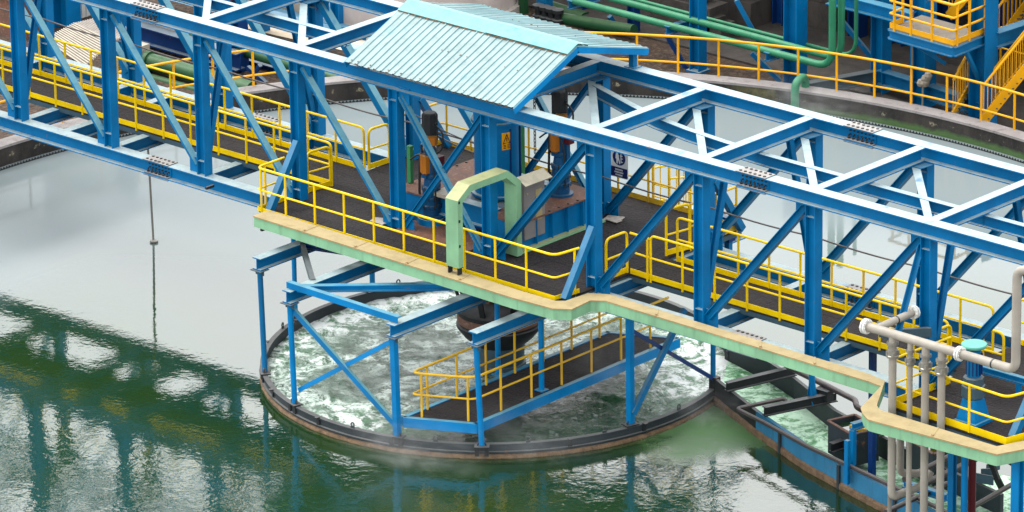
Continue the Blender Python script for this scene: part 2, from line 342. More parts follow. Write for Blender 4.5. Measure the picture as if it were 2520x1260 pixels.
# ------------------------------------------------------------------ setting
TC = V((-1.78, 4.12))
def wall_r(a):                                      # the basin is not a true circle beyond the right edge of the view
    d = (math.degrees(a)) % 360
    f = 0 if 80 <= d <= 235 else min(1, min(abs(d - 80), abs(d - 235), abs(d - 360 - 80 + 0)) / 60 if d < 80 else min(abs(d - 235), 360 + 80 - d) / 60)
    return 18.05 + 9 * f * f * (3 - 2 * f)
NA = 180; ANG = [2 * pi * i / NA for i in range(NA)]
def ringpt(a, dr=0): r = wall_r(a) + dr; return (TC.x + r * cos(a), TC.y + r * sin(a))
b = MB(); vs = []; fs = []
RR = [.45, 1.2, 4, 40, 300]
for a in ANG: vs += [(*ringpt(a, q), GZ) for q in RR]
k = len(RR)
fs = [(i * k + j, i * k + j + 1, ((i + 1) % NA) * k + j + 1, ((i + 1) % NA) * k + j) for i in range(NA) for j in range(k - 1)]
b.add(vs, fs).build('ground', 'ground', kind='structure', origin=(0, 0, GZ))
MB().add([(*ringpt(a, .05), ZW) for a in ANG], [tuple(range(NA))]).build('water', 'water', kind='structure', origin=(0, 0, ZW))
t = thing('tank_wall', (*ringpt(pi / 2), GZ), 'dark stained concrete wall of the round basin with a pale coping', 'tank wall')
def sweep_wall(prof):
    vs = []; k = len(prof)
    for a in ANG: vs += [(*ringpt(a, q), z) for q, z in prof]
    return vs, [(i * k + j, ((i + 1) % NA) * k + j, ((i + 1) % NA) * k + (j + 1) % k, i * k + (j + 1) % k) for i in range(NA) for j in range(k)]
MB().add(*sweep_wall([(0, -5.5), (0, ZT - .07), (.42, ZT - .07), (.42, -5.5)])).build('wall_body', 'wall', t)
MB().add(*sweep_wall([(-.03, ZT - .066), (-.03, ZT), (.45, ZT), (.45, ZT - .066)])).build('coping', 'coping', t)
# overflow weir with V notches along the inside of the wall
b = MB()
nn = 560
for i in range(nn):
    a0, a1 = radians(70) + radians(175) * i / nn, radians(70) + radians(175) * (i + 1) / nn; am = (a0 + a1) / 2
    A, B, Cc = ringpt(a0, -.22), ringpt(am, -.22), ringpt(a1, -.22)
    for e in (0, .012):
        pass
    vs = [(*A, ZW - .1), (*B, ZW - .1), (*Cc, ZW - .1), (*Cc, ZW + .075), (*B, ZW + .012), (*A, ZW + .075)]
    o = [(v[0] * 1, v[1], v[2]) for v in vs]
    q = [((v[0] - TC.x) * 1.001 + TC.x, (v[1] - TC.y) * 1.001 + TC.y, v[2]) for v in vs]
    b.add(o + q, [(0, 1, 4, 5), (1, 2, 3, 4), (7, 6, 11, 10), (8, 7, 10, 9), (5, 4, 10, 11), (4, 3, 9, 10)])
b.build('notched_weir', 'black', t)
# ------------------------------------------------------------------ truss bridge
br = thing('truss_bridge', (0, W / 2, 0), 'long blue steel truss bridge crossing the round basin', 'bridge')
def seam(a, b): return 1
CHD = {}
for y in (0, W):
    CHD[y, HT] = MB().ibeam((X0, y, HT - .17), (X1, y, HT - .17), .34, .34).build('upper_chord', 'blue', br)
    CHD[y, 0] = MB().ibeam((X0, y, -.178), (X1, y, -.178), .34, .356).build('lower_chord', 'blue', br)
for y in (0, W):
    for x in NX:
        b = MB().ibeam((x, y + .015, 0.002), (x, y + .015, HP - .002), .25, .28, (1, 0, 0), .022, .03)
        for zz in (0.34, HP - .3): b.box((x - .117, y - .10, zz), (x + .117, y + .13, zz + .018))
        b.build('post', 'blue', br)
    for i in range(len(NX) - 1):
        a, c = NX[i], NX[i + 1]
        runs = [(a + .14, HP - .04, c - .14, .12)] if c <= NODE['E'] + .01 else [(a + .14, .12, c - .14, HP - .04)]
        if abs(a - NODE['E']) < .01: runs = [(a + .14, HP - .04, c - .14, .12), (a + .14, .12, c - .14, HP - .04)]
        for j, (xa, za, xb, zb) in enumerate(runs):
            yy = y + (.075 if j else 0.0) - (.04 if len(runs) > 1 else 0)
            w, h = (.20, .17) if len(runs) == 1 else (.13, .13)
            A, B = V((xa, yy, za)), V((xb, yy, zb)); d = (B - A).normalized(); A2, B2 = A + d * .12, B - d * .12
            b = MB().ibeam(A2, B2, w, h, V((-d.z, 0, d.x)), .016, .018) if d.z > 0 or len(runs) > 1 else MB().bar(A2, B2, .19, .06 if y == 0 else .17, V((-d.z, 0, d.x)))
            dg = b.build('diagonal', 'blue_brace', br)
            for (P, sx) in ((A, 1), (B, -1)):
                q = P + d * .1 * sx; g = MB()
                g.box((min(P.x, P.x + sx * .34) , yy - .008, q.z - .19), (max(P.x, P.x + sx * .34), yy + .008, q.z + .19)).build('gusset_plate', 'blue', dg)
for i, x in enumerate(NX):
    MB().ibeam((x, .172, HT - .165), (x, W - .172, HT - .165), .24, .32).build('cross_beam', 'blue', br)
    MB().ibeam((x, .172, -.17), (x, W - .172, -.17), .24, .33).build('floor_beam', 'blue', br)
    b = MB().prism([(x - .3, W - .55), (x + .3, W - .55), (x + .36, W - .175), (x - .36, W - .175)], HP - .03, HP - .012)
    b.build('gusset_plate', 'blue_old', br)
    if i < len(NX) - 1:
        A, B = V((x + .05, W - .42, HP - .06)), V((NX[i + 1] - .05, .2, HP - .06))
        MB().sect(A, B, [(-.09, .03), (-.09, .012), (-.008, .012), (-.008, -.09), (.008, -.09), (.008, .012), (.09, .012), (.09, .03)]).build('plan_brace', 'blue', br)
MB().ibeam((-12.6, .172, -.17), (-12.6, W - .172, -.17), .24, .33).build('floor_beam', 'blue', br)
for nm in 'YACHJ':
    x = NODE[nm]
    for y, sg in ((.15, 1), (W - .15, -1)):
        MB().ibeam((x, y, .5), (x, y + sg * .72, HP - .02), .13, .13, (1, 0, 0), .014, .014).build('knee_brace', 'blue', br)
for nm in 'DG':
    x = NODE[nm]
    for y, sg in ((-.13, -1), (W + .15, 1)):
        MB().sect((x + .1, y, 1.6), (x + .1, y + sg * .98, .14), [(-.08, -.08), (.08, -.08), (.08, .08), (.06, .08), (.06, -.06), (-.06, -.06), (-.06, .08), (-.08, .08)], (0, -sg, .7)).build('outrigger_brace', 'blue_old', br)
x = NODE['J']; MB().angle((x - .16, -.06, HP - .25), (x - .20, -.75, 1.55), .11, .11, .016, (0, 1, .3)).build('outrigger_brace', 'blue_old', br)
x = NODE['K']; MB().sect((x + .1, -.13, 1.6), (x + .1, -1.25, .14), [(-.08, -.08), (.08, -.08), (.08, .08), (.06, .08), (.06, -.06), (-.06, -.06), (-.06, .08), (-.08, .08)], (0, 1, .7)).build('outrigger_brace', 'blue_old', br)
# bracket frame on post J that carries the pipe
b = MB(); x = NODE['J']
b.bar((x - .95, -.42, 1.42), (x - .55, -.85, 1.42), .16, .15).bar((x - .55, -.85, 1.42), (x + .16, -.08, 1.42), .10, .2)
b.build('bracket_frame', 'slate', br)
# bolted splices
def splice(x, y, z, h):
    w = .37; ch = CHD[y, z]
    def bolts(b, pts, r, up):
        for p in pts: b.tube([p, V(p) + V(up)], r, 6)
    b = MB().box((x - .42, y - w / 2, z + .003), (x + .42, y + w / 2, z + .02)); b.cur = 1
    bolts(b, [(x - .34 + .136 * i, y + q, z + .02) for i in range(6) for q in (-.10, .10)], .034, (0, 0, .022)); b.build('splice_plate', ['splice', 'black'], ch)
    b = MB().box((x - .40, y - .028, z - h + .04), (x + .40, y - .012, z - .04)); b.cur = 1
    bolts(b, [(x - .33 + .11 * i, y - .028, z + q) for i in range(7) for q in (-.11, -.20)], .022, (0, -.03, 0)); b.build('splice_plate', ['blue', 'black'], ch)
    b = MB().box((x - .42, y - w / 2, z - h - .02), (x + .42, y + w / 2, z - h - .003)); b.build('splice_plate', 'splice', ch)
    b = MB().box((x - .40, y - .168, z - h + .031), (x + .40, y - .03, z - h + .05)); b.cur = 1
    bolts(b, [(x - .33 + .13 * i, y - .10, z - h + .05) for i in range(6)], .032, (.01, 0, .045)); bolts(b, [(x - .33 + .13 * i, y - .10, z - h + .09) for i in range(6)], .016, (.012, 0, .07)); b.build('splice_plate', ['splice', 'black'], ch)
for px, py in ((360, 15), (1850, 430)): splice(az(px, py, HT).x, 0, HT, .34)
splice(az(2115, 318, HT).x, W, HT, .34); splice(az(385, 400, 0).x, 0, 0, .356); splice(az(655, 290, 0).x, W, 0, .356); splice(az(1830, 832, 0).x, 0, 0, .356); splice(az(2120, 715, 0).x, W, 0, .356)
# hoist runway beam under the cross beams, bending towards the far truss beside the roof
pts = [V((x, y, HP - .16)) for x, y in [(2.1, 3.2), (2.9, 2.93), (3.8, 2.62), (4.7, 2.36), (5.8, 2.16), (7, 2.03), (8.3, 1.94), (10, 1.92)]] + [V((x, 1.92, HP - .16)) for x in NX[11:]]
b = MB()
for i in range(len(pts) - 1): b.ibeam(pts[i], pts[i + 1] + (pts[i + 1] - pts[i]).normalized() * .01, .17, .28, (0, 0, 1), .02, .016)
b.build('hoist_runway', 'blue', br)
b = MB().ibeam((-21, 2.2, HP - .16), (-4.9, 2.2, HP - .16), .17, .28, (0, 0, 1), .02, .016); b.build('hoist_runway', 'blue', br)
# ------------------------------------------------------------------ handrails
def rail(name, pts, zb, label, cat='handrail', h=1.07, step=.94, mat='yellow', toe=.13, mid=(.53,), fil=.14, group=None, posts=None, r=.030, ends='posts', toeoff=0., mb=None, tdrop=0.):
    """A railing along a 2-D polyline: top rail, mid rails, toe board and every post as parts."""
    P = [V((p[0], p[1], zb)) for p in pts]; c = sum(P, V((0, 0, 0))) / len(P)
    t = thing(name, (c.x, c.y, zb), label, cat, group)
    up = V((0, 0, 1))
    T = [p + up * h for p in P]
    if ends == 'down': T = [P[0] + up * (h * .45)] + T + [P[-1] + up * (h * .45)]
    MB().tube(T, r, 10, fil).build('top_rail', mat, t)
    for mz in mid: MB().tube([p + up * mz for p in P], r * .82, 8, fil * .6).build('mid_rail', mat, t)
    if toe:
        b = MB()
        for i in range(len(P) - 1):
            b.bar(P[i] + up * (toe / 2 - tdrop), P[i + 1] + up * (toe / 2 - tdrop) + (P[i + 1] - P[i]).normalized() * .004, .012, toe)
        b.build('toe_board', mat, t)
    if posts is None:
        posts = []
        for i in range(len(P) - 1):
            L = (P[i + 1] - P[i]).length; k = max(1, round(L / step))
            for j in range(k + (1 if i == len(P) - 2 else 0)):
                if i > 0 and j == 0: posts.append(P[i] + (P[i + 1] - P[i]).normalized() * (.16 if fil else 0)); continue
                posts.append(lerp(P[i], P[i + 1], j / k))
    for q in posts:
        q = V((q[0], q[1], zb)); top = h
        if ends == 'down' and min((q - P[0]).length, (q - P[-1]).length) < .05: top = h * .5
        MB().tube([q - up * .06, q + up * top], r * .95, 8).build('post', mat, t)
    return t
def hoop(a, b_, zb, label, h=1.0, mat='yellow', group=None, toe=.13):
    a, b_ = V((*a, zb)), V((*b_, zb)); up = V((0, 0, 1)); c = (a + b_) / 2
    t = thing('hoop_guard', c, label, 'guard rail', group)
    MB().tube([a, a + up * h, b_ + up * h, b_], .032, 10, .16).build('hoop', mat, t)
    MB().tube([a + up * .5, b_ + up * .5], .025, 8).build('mid_rail', mat, t)
    MB().bar(a + up * .07, b_ + up * .07, .014, toe).build('toe_board', mat, t)
    return t
YN, YF = 1.17, 2.50
XL, XR = -4.62, 4.86
# decks
def deck(name, poly, label, z=ZD, mat='deck', edge='slate', th=.05):
    c = sum((V(p) for p in poly), V((0, 0))) / len(poly)
    t = thing(name, (c.x, c.y, z - th), label, 'walkway')
    MB().prism(poly, z - th, z).build('deck_mesh', mat, t)
    b = MB(); k = len(poly)
    A = sum(poly[i][0] * poly[(i + 1) % k][1] - poly[(i + 1) % k][0] * poly[i][1] for i in range(k))
    q = poly if A > 0 else poly[::-1]
    for i in range(k):
        a, e = V((*q[i], z - th - .062)), V((*q[(i + 1) % k], z - th - .062)); d = (e - a).normalized(); nn_ = V((d.y, -d.x, 0))
        b.bar(a - nn_ * .03 + d * .03, e - nn_ * .03 - d * .03, .05, .12)
    b.build('edge_bearer', edge, t); return t
deck('walkway', [(X0, YN), (XL - .002, YN), (XL - .002, YF), (X0, YF)], 'dark mesh walkway along the bridge, left of the roofed platform')
deck('walkway', [(XR + .002, YN), (NODE['J'] - .1, YN), (NODE['J'] - .1, YF), (XR + .002, YF)], 'dark mesh walkway along the bridge, right of the roofed platform')
deck('platform', [(XL, -1.18), (4.72, -1.18), (4.9, -.5), (XR, 5.2), (XL, 5.2)], 'broad dark mesh platform under the pale roof in the middle of the bridge')
GR = 'yellow handrails along the bridge'
rail('handrail', [(X0, YN), (XL + .12, YN)], ZD, 'near yellow handrail of the walkway left of the roofed platform', ends='down', group=GR)
rail('handrail', [(X0, YF), (XL - .08, YF)], ZD, 'far yellow handrail of the walkway left of the roofed platform', ends='down', group=GR)
rail('handrail', [(5.55, YN), (NODE['J'] - .35, YN)], ZD, 'near yellow handrail of the walkway right of the roofed platform', ends='down', group=GR)
rail('handrail', [(5.2, YF), (NODE['J'] - .15, YF)], ZD, 'far yellow handrail of the walkway right of the roofed platform', ends='down', group=GR)
rail('handrail', [(XL, -.30), (XL, -1.22), (4.76, -1.22), (4.86, -.5)], ZD, 'long yellow handrail with bent ends in front of the machinery, above the green tray', toe=.10, fil=.2,
     posts=[(XL, -.95), (-3.69 - .8, -1.22)] + [(-3.69 + .95 * i, -1.22) for i in range(9)] + [(4.84, -.62)], mat='yellow', group=GR)
rail('handrail', [(XL, 3.35), (XL, 5.15), (XR, 5.15), (XR, 3.35)], ZD, 'yellow handrail round the far edge of the platform behind the machinery', fil=.2, mat='ochre', group=GR, ends='posts')
HG = 'yellow hoop guards at the walkway ends'
hoop((XL + .02, .45), (XL + .1, 1.14), ZD, 'yellow hoop guard at the near left corner of the walkway and platform', group=HG)
hoop((XR - .05, .48), (XR - .05, 1.2), ZD, 'yellow hoop guard beside the near right post of the platform', group=HG)
hoop((XR - .1, 2.62), (XR + .02, 3.3), ZD, 'taller yellow hoop guard at the far right corner of the platform', 1.12, group=HG)
hoop((XL - .04, 2.62), (XL, 3.28), ZD, 'yellow hoop guard at the far left corner of the platform', group=HG)
# short return rail at the notch right of the platform
rail('handrail', [(XR + .05, 1.2), (5.5, YN)], ZD, 'short low yellow rail joining the hoop guard to the right walkway', h=.98, posts=[(5.45, YN)], fil=.1, group=GR)
# ------------------------------------------------------------------ green covered cable tray along the near side
def strip(outer, inner, zt, h, ov=.02):
    b = MB(); k = len(outer)
    O = [az(x, y, zt) for x, y in outer]; I = [az(x, y, zt) for x, y in inner]
    def ring4(o, i, top, bot): return [V((o.x, o.y, top)), V((i.x, i.y, top)), V((i.x, i.y, bot)), V((o.x, o.y, bot))]
    lid = MB(); body = MB()
    for B_, top, bot, q in ((lid, zt, zt - .028, 0.), (body, zt - .029, zt - h, .06)):
        vs = []
        for o, i in zip(O, I):
            o2, i2 = lerp(o, i, q), lerp(i, o, q); vs += ring4(o2, i2, top, bot)
        fs = []
        for j in range(k - 1):
            for e in range(4): fs.append((j * 4 + e, j * 4 + (e + 1) % 4, (j + 1) * 4 + (e + 1) % 4, (j + 1) * 4 + e))
        fs += [(0, 3, 2, 1), tuple((k - 1) * 4 + e for e in range(4))]
        B_.add(vs, fs)
    # lid joints
    for j in range(k - 1):
        L = (O[j + 1] - O[j]).length; n_ = int(L / 1.9)
        for q in range(1, n_ + 1):
            o, i = lerp(O[j], O[j + 1], q / (n_ + 1)), lerp(I[j], I[j + 1], q / (n_ + 1))
            lid.bar(o + V((0, 0, .003)), i + V((0, 0, .003)), .05, .012)
            lid.lathe((lerp(o, i, .1).x, lerp(o, i, .1).y, zt + .009), [(.03, 0), (.03, .03), (0, .03)], 6)
    return lid, body
TO = [(622, 531), (1260, 732), (1360, 759), (1407, 761), (1453, 739), (1490, 740), (1740, 816), (2140, 939), (2168, 950), (2118, 1003), (2123, 1018), (2136, 1032), (2453, 1118), (2520, 1105), (2640, 1062)]
TI = [(660, 517), (1285, 716), (1367, 740), (1392, 740), (1447, 721), (1500, 724), (1740, 799), (2140, 920), (2178, 937), (2160, 990), (2158, 998), (2165, 1008), (2453, 1098), (2520, 1084), (2630, 1048)]
t = thing('cable_tray', az(1410, 764, -.05), 'pale green cable tray with dusty tan lid following the near edge of the bridge', 'cable tray')
l_, b_ = strip(TO, TI, .22, .28); l_.build('lid', 'tan', t); b_.build('tray_body', 'green_side', t)
b = MB()
for x in NX[4:]:
    b.bar((x + .5, -.20, -.12), (x + .5, -.45, -.12), .06, .06)
for x in (-4.0, -2.2, -.4, 1.4, 3.2): b.bar((x, -1.15, -.10), (x, -1.75, -.10), .06, .06)
b.build('tray_bracket', 'black', t)
# arched duct
t = thing('cable_duct', (2.05, -1.6, .22), 'pale green arched cable duct rising from the tray over the handrail', 'cable duct')
XC = 2.08; path = [(-1.62, .40), (-1.62, 1.98), (-1.26, 2.22), (-.02, 2.22), (.36, 1.9), (.36, .14)]; wd_ = .19; dp = .15
def duct(path, dp):
    out = []
    for i, (y, z) in enumerate(path):
        p = V((y, z)); d0 = (p - V(path[i - 1])).normalized() if i else None; d1 = (V(path[i + 1]) - p).normalized() if i < len(path) - 1 else None
        d0 = d0 or d1; d1 = d1 or d0; n0 = V((d0.y, -d0.x)); n1 = V((d1.y, -d1.x)); m = (n0 + n1).normalized(); m /= max(.4, m.dot(n0)); out.append((p, m))
    vs = []
    for p, m in out:
        a = p - m * dp * .5; c = p + m * dp * .5
        vs += [(XC - wd_, a.x, a.y), (XC + wd_, a.x, a.y), (XC + wd_, c.x, c.y), (XC - wd_, c.x, c.y)]
    k = len(out); fs = [(i * 4 + e, i * 4 + (e + 1) % 4, (i + 1) * 4 + (e + 1) % 4, (i + 1) * 4 + e) for i in range(k - 1) for e in range(4)] + [(3, 2, 1, 0), tuple((k - 1) * 4 + e for e in range(4))]
    return vs, fs
MB().add(*duct(path, .16)).build('duct_body', 'green', t)
b = MB()
for (y, z) in ((-1.70, .9), (-1.70, 1.5), (-1.70, 1.95)): b.box((XC + wd_, y + .02, z), (XC + wd_ + .02, y + .06, z + .06))
b.build('cover_screws', 'black', t)
for dx_ in (-.145, .145): MB().box((XC + dx_ - .015, -1.69, .225), (XC + dx_ + .015, -1.56, .40)).build('foot_bracket', 'black', t)
# ------------------------------------------------------------------ roof over the machinery
t = thing('canopy_roof', (.2, 1.8, HT), 'pale teal ribbed sheet roof sheltering the bridge machinery', 'roof')
RX0, RX1 = -2.42, 2.86; RDG = (1.75, 4.96); EN = (-.42, 4.04); EF = (4.19, 4.31)
def sheet(rdg, eav, x0, x1, pitch=.196, rib=.024):
    d = V((eav[0] - rdg[0], eav[1] - rdg[1])).normalized(); nrm = V((-d.y, d.x)) if d.x > 0 else V((d.y, -d.x))
    if nrm.y < 0: nrm = -nrm
    prof = []; n_ = round((x1 - x0) / pitch)
    for i in range(n_):
        x = x0 + (x1 - x0) * i / n_; w = (x1 - x0) / n_
        prof += [(x, 0), (x + w * .70, 0), (x + w * .77, rib), (x + w * .92, rib)]
    prof.append((x1, 0)); vs = []; k = len(prof); ns = 7
    for j in range(ns):
        f = j / (ns - 1); y, z = rdg[0] + (eav[0] - rdg[0]) * f, rdg[1] + (eav[1] - rdg[1]) * f
        for x, h in prof:
            wv = .006 * sin(f * 9 + x * 2.1) + .008 * sin(x * 5.3 + 1)
            vs.append((x, y + nrm.x * (h + wv), z + nrm.y * (h + wv)))
    fs = [(j * k + i, j * k + i + 1, (j + 1) * k + i + 1, (j + 1) * k + i) for j in range(ns - 1) for i in range(k - 1)]
    b = MB().add(vs, [f[::-1] for f in fs] if eav[0] > rdg[0] else fs); b.cur = 1; random.seed(11)
    for i in range(n_):                                  # rusty screws on the ribs and rusted sheet ends
        x = x0 + (x1 - x0) * (i + .84) / n_
        for f in (.165, .52, .965):
            if random.random() < (.55 if f != .52 else .18):
                y, z = rdg[0] + (eav[0] - rdg[0]) * f + nrm.x * (rib + .01), rdg[1] + (eav[1] - rdg[1]) * f + nrm.y * (rib + .01)
                e = .008 + .012 * random.random() * (1.6 if f > .9 else 1); b.box((x - e, y - e, z - .012), (x + e, y + e, z + .006))
        if random.random() < .6:
            y, z = eav[0] + nrm.x * .012, eav[1] + nrm.y * .012; e = .02 + .04 * random.random(); b.box((x - e, y - .004, z - .012), (x + e * .6, y + (.03 + .03 * random.random()) * (1 if eav[0] < rdg[0] else -1), z + .012))
    return b
for q in (EN, EF):
    o = sheet(RDG, q, RX0, RX1).build('roof_sheet', ['roof', 'rustedge'], t)
    md = o.modifiers.new('thick', 'SOLIDIFY'); md.thickness = .006; md.offset = -1
b = MB()
L = [(RX0 - .02, .0), (.35, .004), (.352, .018), (RX1 + .02, .018)]
for (xa, ha), (xb, hb) in ((L[0], L[1]), (L[2], L[3])):
    P = [(RDG[0] - .36, RDG[1] - .36 * .42 + .055), (RDG[0], RDG[1] + .065), (RDG[0] + .36, RDG[1] - .36 * .265 + .055)]
    vs = [(x, y, z + h) for x, h in ((xa, ha), (xb, hb)) for y, z in P] + [(x, y, z + h - .008) for x, h in ((xa, ha), (xb, hb)) for y, z in P]
    b.add(vs, [(0, 3, 4, 1), (1, 4, 5, 2), (7, 10, 9, 6), (8, 11, 10, 7), (0, 6, 9, 3), (2, 5, 11, 8), (3, 9, 10, 4), (4, 10, 11, 5), (0, 1, 7, 6), (1, 2, 8, 7)])
b.cur = 1
for s_, sl_ in ((-1, .42), (1, .265)): b.bar((RX0, RDG[0] + s_ * .362, RDG[1] - .36 * sl_ + .038), (RX1, RDG[0] + s_ * .362, RDG[1] - .36 * sl_ + .038), .014, .02)
b.build('ridge_cap', ['ridge', 'rustedge'], t)
for x in (RX0 + .012, RX1 - .012):
    for q in (EN, EF): MB().bar((x + .022 * (1 if x > 0 else -1), RDG[0], RDG[1] - .075), (x + .022 * (1 if x > 0 else -1), q[0], q[1] - .075), .03, .15).build('barge_board', 'blue_clean', t)
b = MB()
for f in (.04, .33, .62, .93):
    for q in (EN, EF): b.bar((RX0 + .05, RDG[0] + (q[0] - RDG[0]) * f, RDG[1] + (q[1] - RDG[1]) * f - .075), (RX1 - .05, RDG[0] + (q[0] - RDG[0]) * f, RDG[1] + (q[1] - RDG[1]) * f - .075), .07, .10)
b.build('purlin', 'navy', t)
for x in (RX0 + .28, .2, RX1 - .22):
    for y, z in ((-.02, 4.04 + .4 * .40 - .05), (W + .0, 4.31 + .05)):
        MB().bar((x, y, HT + .003), (x, y, z), .14, .14).box((x - .16, y - .13, HT + .002), (x + .16, y + .13, HT + .02)).build('stub_post', 'blue_old', t)
# ------------------------------------------------------------------ machinery under the roof
CX, CY = .15, 1.93
t = thing('machine_base', (CX, CY, ZD), 'heavy blue machine base with rusty top plates carrying the drive units', 'machine base')
for sx in (1, -1):
    b = MB(); x0, x1 = CX + sx * 1.02, CX + sx * 1.86
    xo = max(x0, x1) if sx > 0 else min(x0, x1)
    y0, y1 = (.55, 3.35)
    b.box((min(x0, x1), y0, ZD + .06), (max(x0, x1), y1, .80))
    for k_ in range(6):
        y = y0 + .06 + (y1 - y0 - .12) * k_ / 5
        for xx_ in (x0, x1): s_ = 1 if xx_ > (x0 + x1) / 2 else -1; b.box((xx_, y - .012, ZD + .08), (xx_ + s_ * .10, y + .012, .80))
    b.build('side_beam', 'blue', t)
    b = MB().box((min(x0, x1) - .11, y0 - .03, .802), (max(x0, x1) + .11, y1 + .03, .835))
    b.cur = 1
    for k_ in range(9):
        for xx_ in (min(x0, x1) - .05, max(x0, x1) + .05): b.lathe((xx_, y0 + .1 + (y1 - y0 - .2) * k_ / 8, .835), [(.03, 0), (.03, .025), (0, .03)], 6)
    b.build('top_plate', ['rust', 'black'], t)
    MB().box((min(x0, x1) - .16, y0 - .12, ZD + .004), (max(x0, x1) + .16, y1 + .1, ZD + .06)).build('base_flange', 'green' if sx > 0 else 'rust', t)
MB().box((CX - 1.02, .9, ZD + .12), (CX + 1.02, 2.95, .74)).build('cross_box', 'navy', t)
for y in (.86, 2.99): MB().ibeam((CX - 1.0, y, .62), (CX + 1.0, y, .62), .26, .5).build('cross_beam', 'blue', t)
MB().box((CX - 1.3, -.25, ZD + .005), (CX + 1.0, .75, ZD + .05)).build('drip_tray', 'rust', t)
b = MB().box((CX - .85, .62, .87), (CX - .15, 1.1, .96)); b.build('cover_plate', 'beige', t)
t = thing('slip_ring_drum', (CX, CY, .8), 'tall blue cylindrical housing with a yellow warning label in the middle of the platform', 'housing')
MB().lathe((CX, CY, .8), [(0, 0), (.62, 0), (.62, .06), (.53, .06), (.53, 1.78), (.60, 1.78), (.60, 1.84), (.54, 1.86), (.54, 1.98), (.40, 2.06), (0, 2.06)], 40).build('drum_shell', 'blue', t)
b = MB()
for a in (-1.6, -1.25, -.2, .6, 2.0, 3.2): b.box((CX + .53 * cos(a) - .012, CY + .53 * sin(a) - .012, .9), (CX + .555 * cos(a) + .012, CY + .555 * sin(a) + .012, 2.5))
for q in range(3): b.lathe((CX + .535 * cos(-1.0), CY + .535 * sin(-1.0), 1.15 + q * .45), [(.05, 0), (.06, .03), (.05, .06)], 10)
b.build('panel_seam', 'navy', t)
MB().lathe((CX, CY, 2.861), [(.30, 0), (.30, .12), (.12, .2), (0, .2)], 20).build('top_cap', 'black', t)
am = radians(-22)
def on_drum(a, z, r=.545): return V((CX + r * cos(a), CY + r * sin(a), z))
b = MB(); a0, a1, z0, z1 = am - .22, am + .22, 2.0, 2.42
P = lambda u, v, r: on_drum(a0 + (a1 - a0) * u, z0 + (z1 - z0) * v, r)
def patch(b, quad, r):
    k = len(quad); b.add([P(u, v, r) for u, v in quad], [tuple(range(k))])
for i in range(6): patch(b, [(i / 6, 0), ((i + 1) / 6, 0), ((i + 1) / 6, 1), (i / 6, 1)], .545)
b.cur = 1
for e in ((.08, .34, .92, .34, .5, .96), ): 
    T3 = [(.08, .34), (.92, .34), (.5, .96)]; T4 = [(.2, .41), (.8, .41), (.5, .82)]
    for i in range(3): j = (i + 1) % 3; patch(b, [T3[i], T3[j], T4[j], T4[i]], .551)
patch(b, [(.47, .48), (.53, .48), (.56, .7), (.44, .7)], .551)
for v in (.08, .17, .25): patch(b, [(.15, v), (.85, v), (.85, v + .045), (.15, v + .045)], .551)
b.build('warning_label', ['amber', 'red'], t)
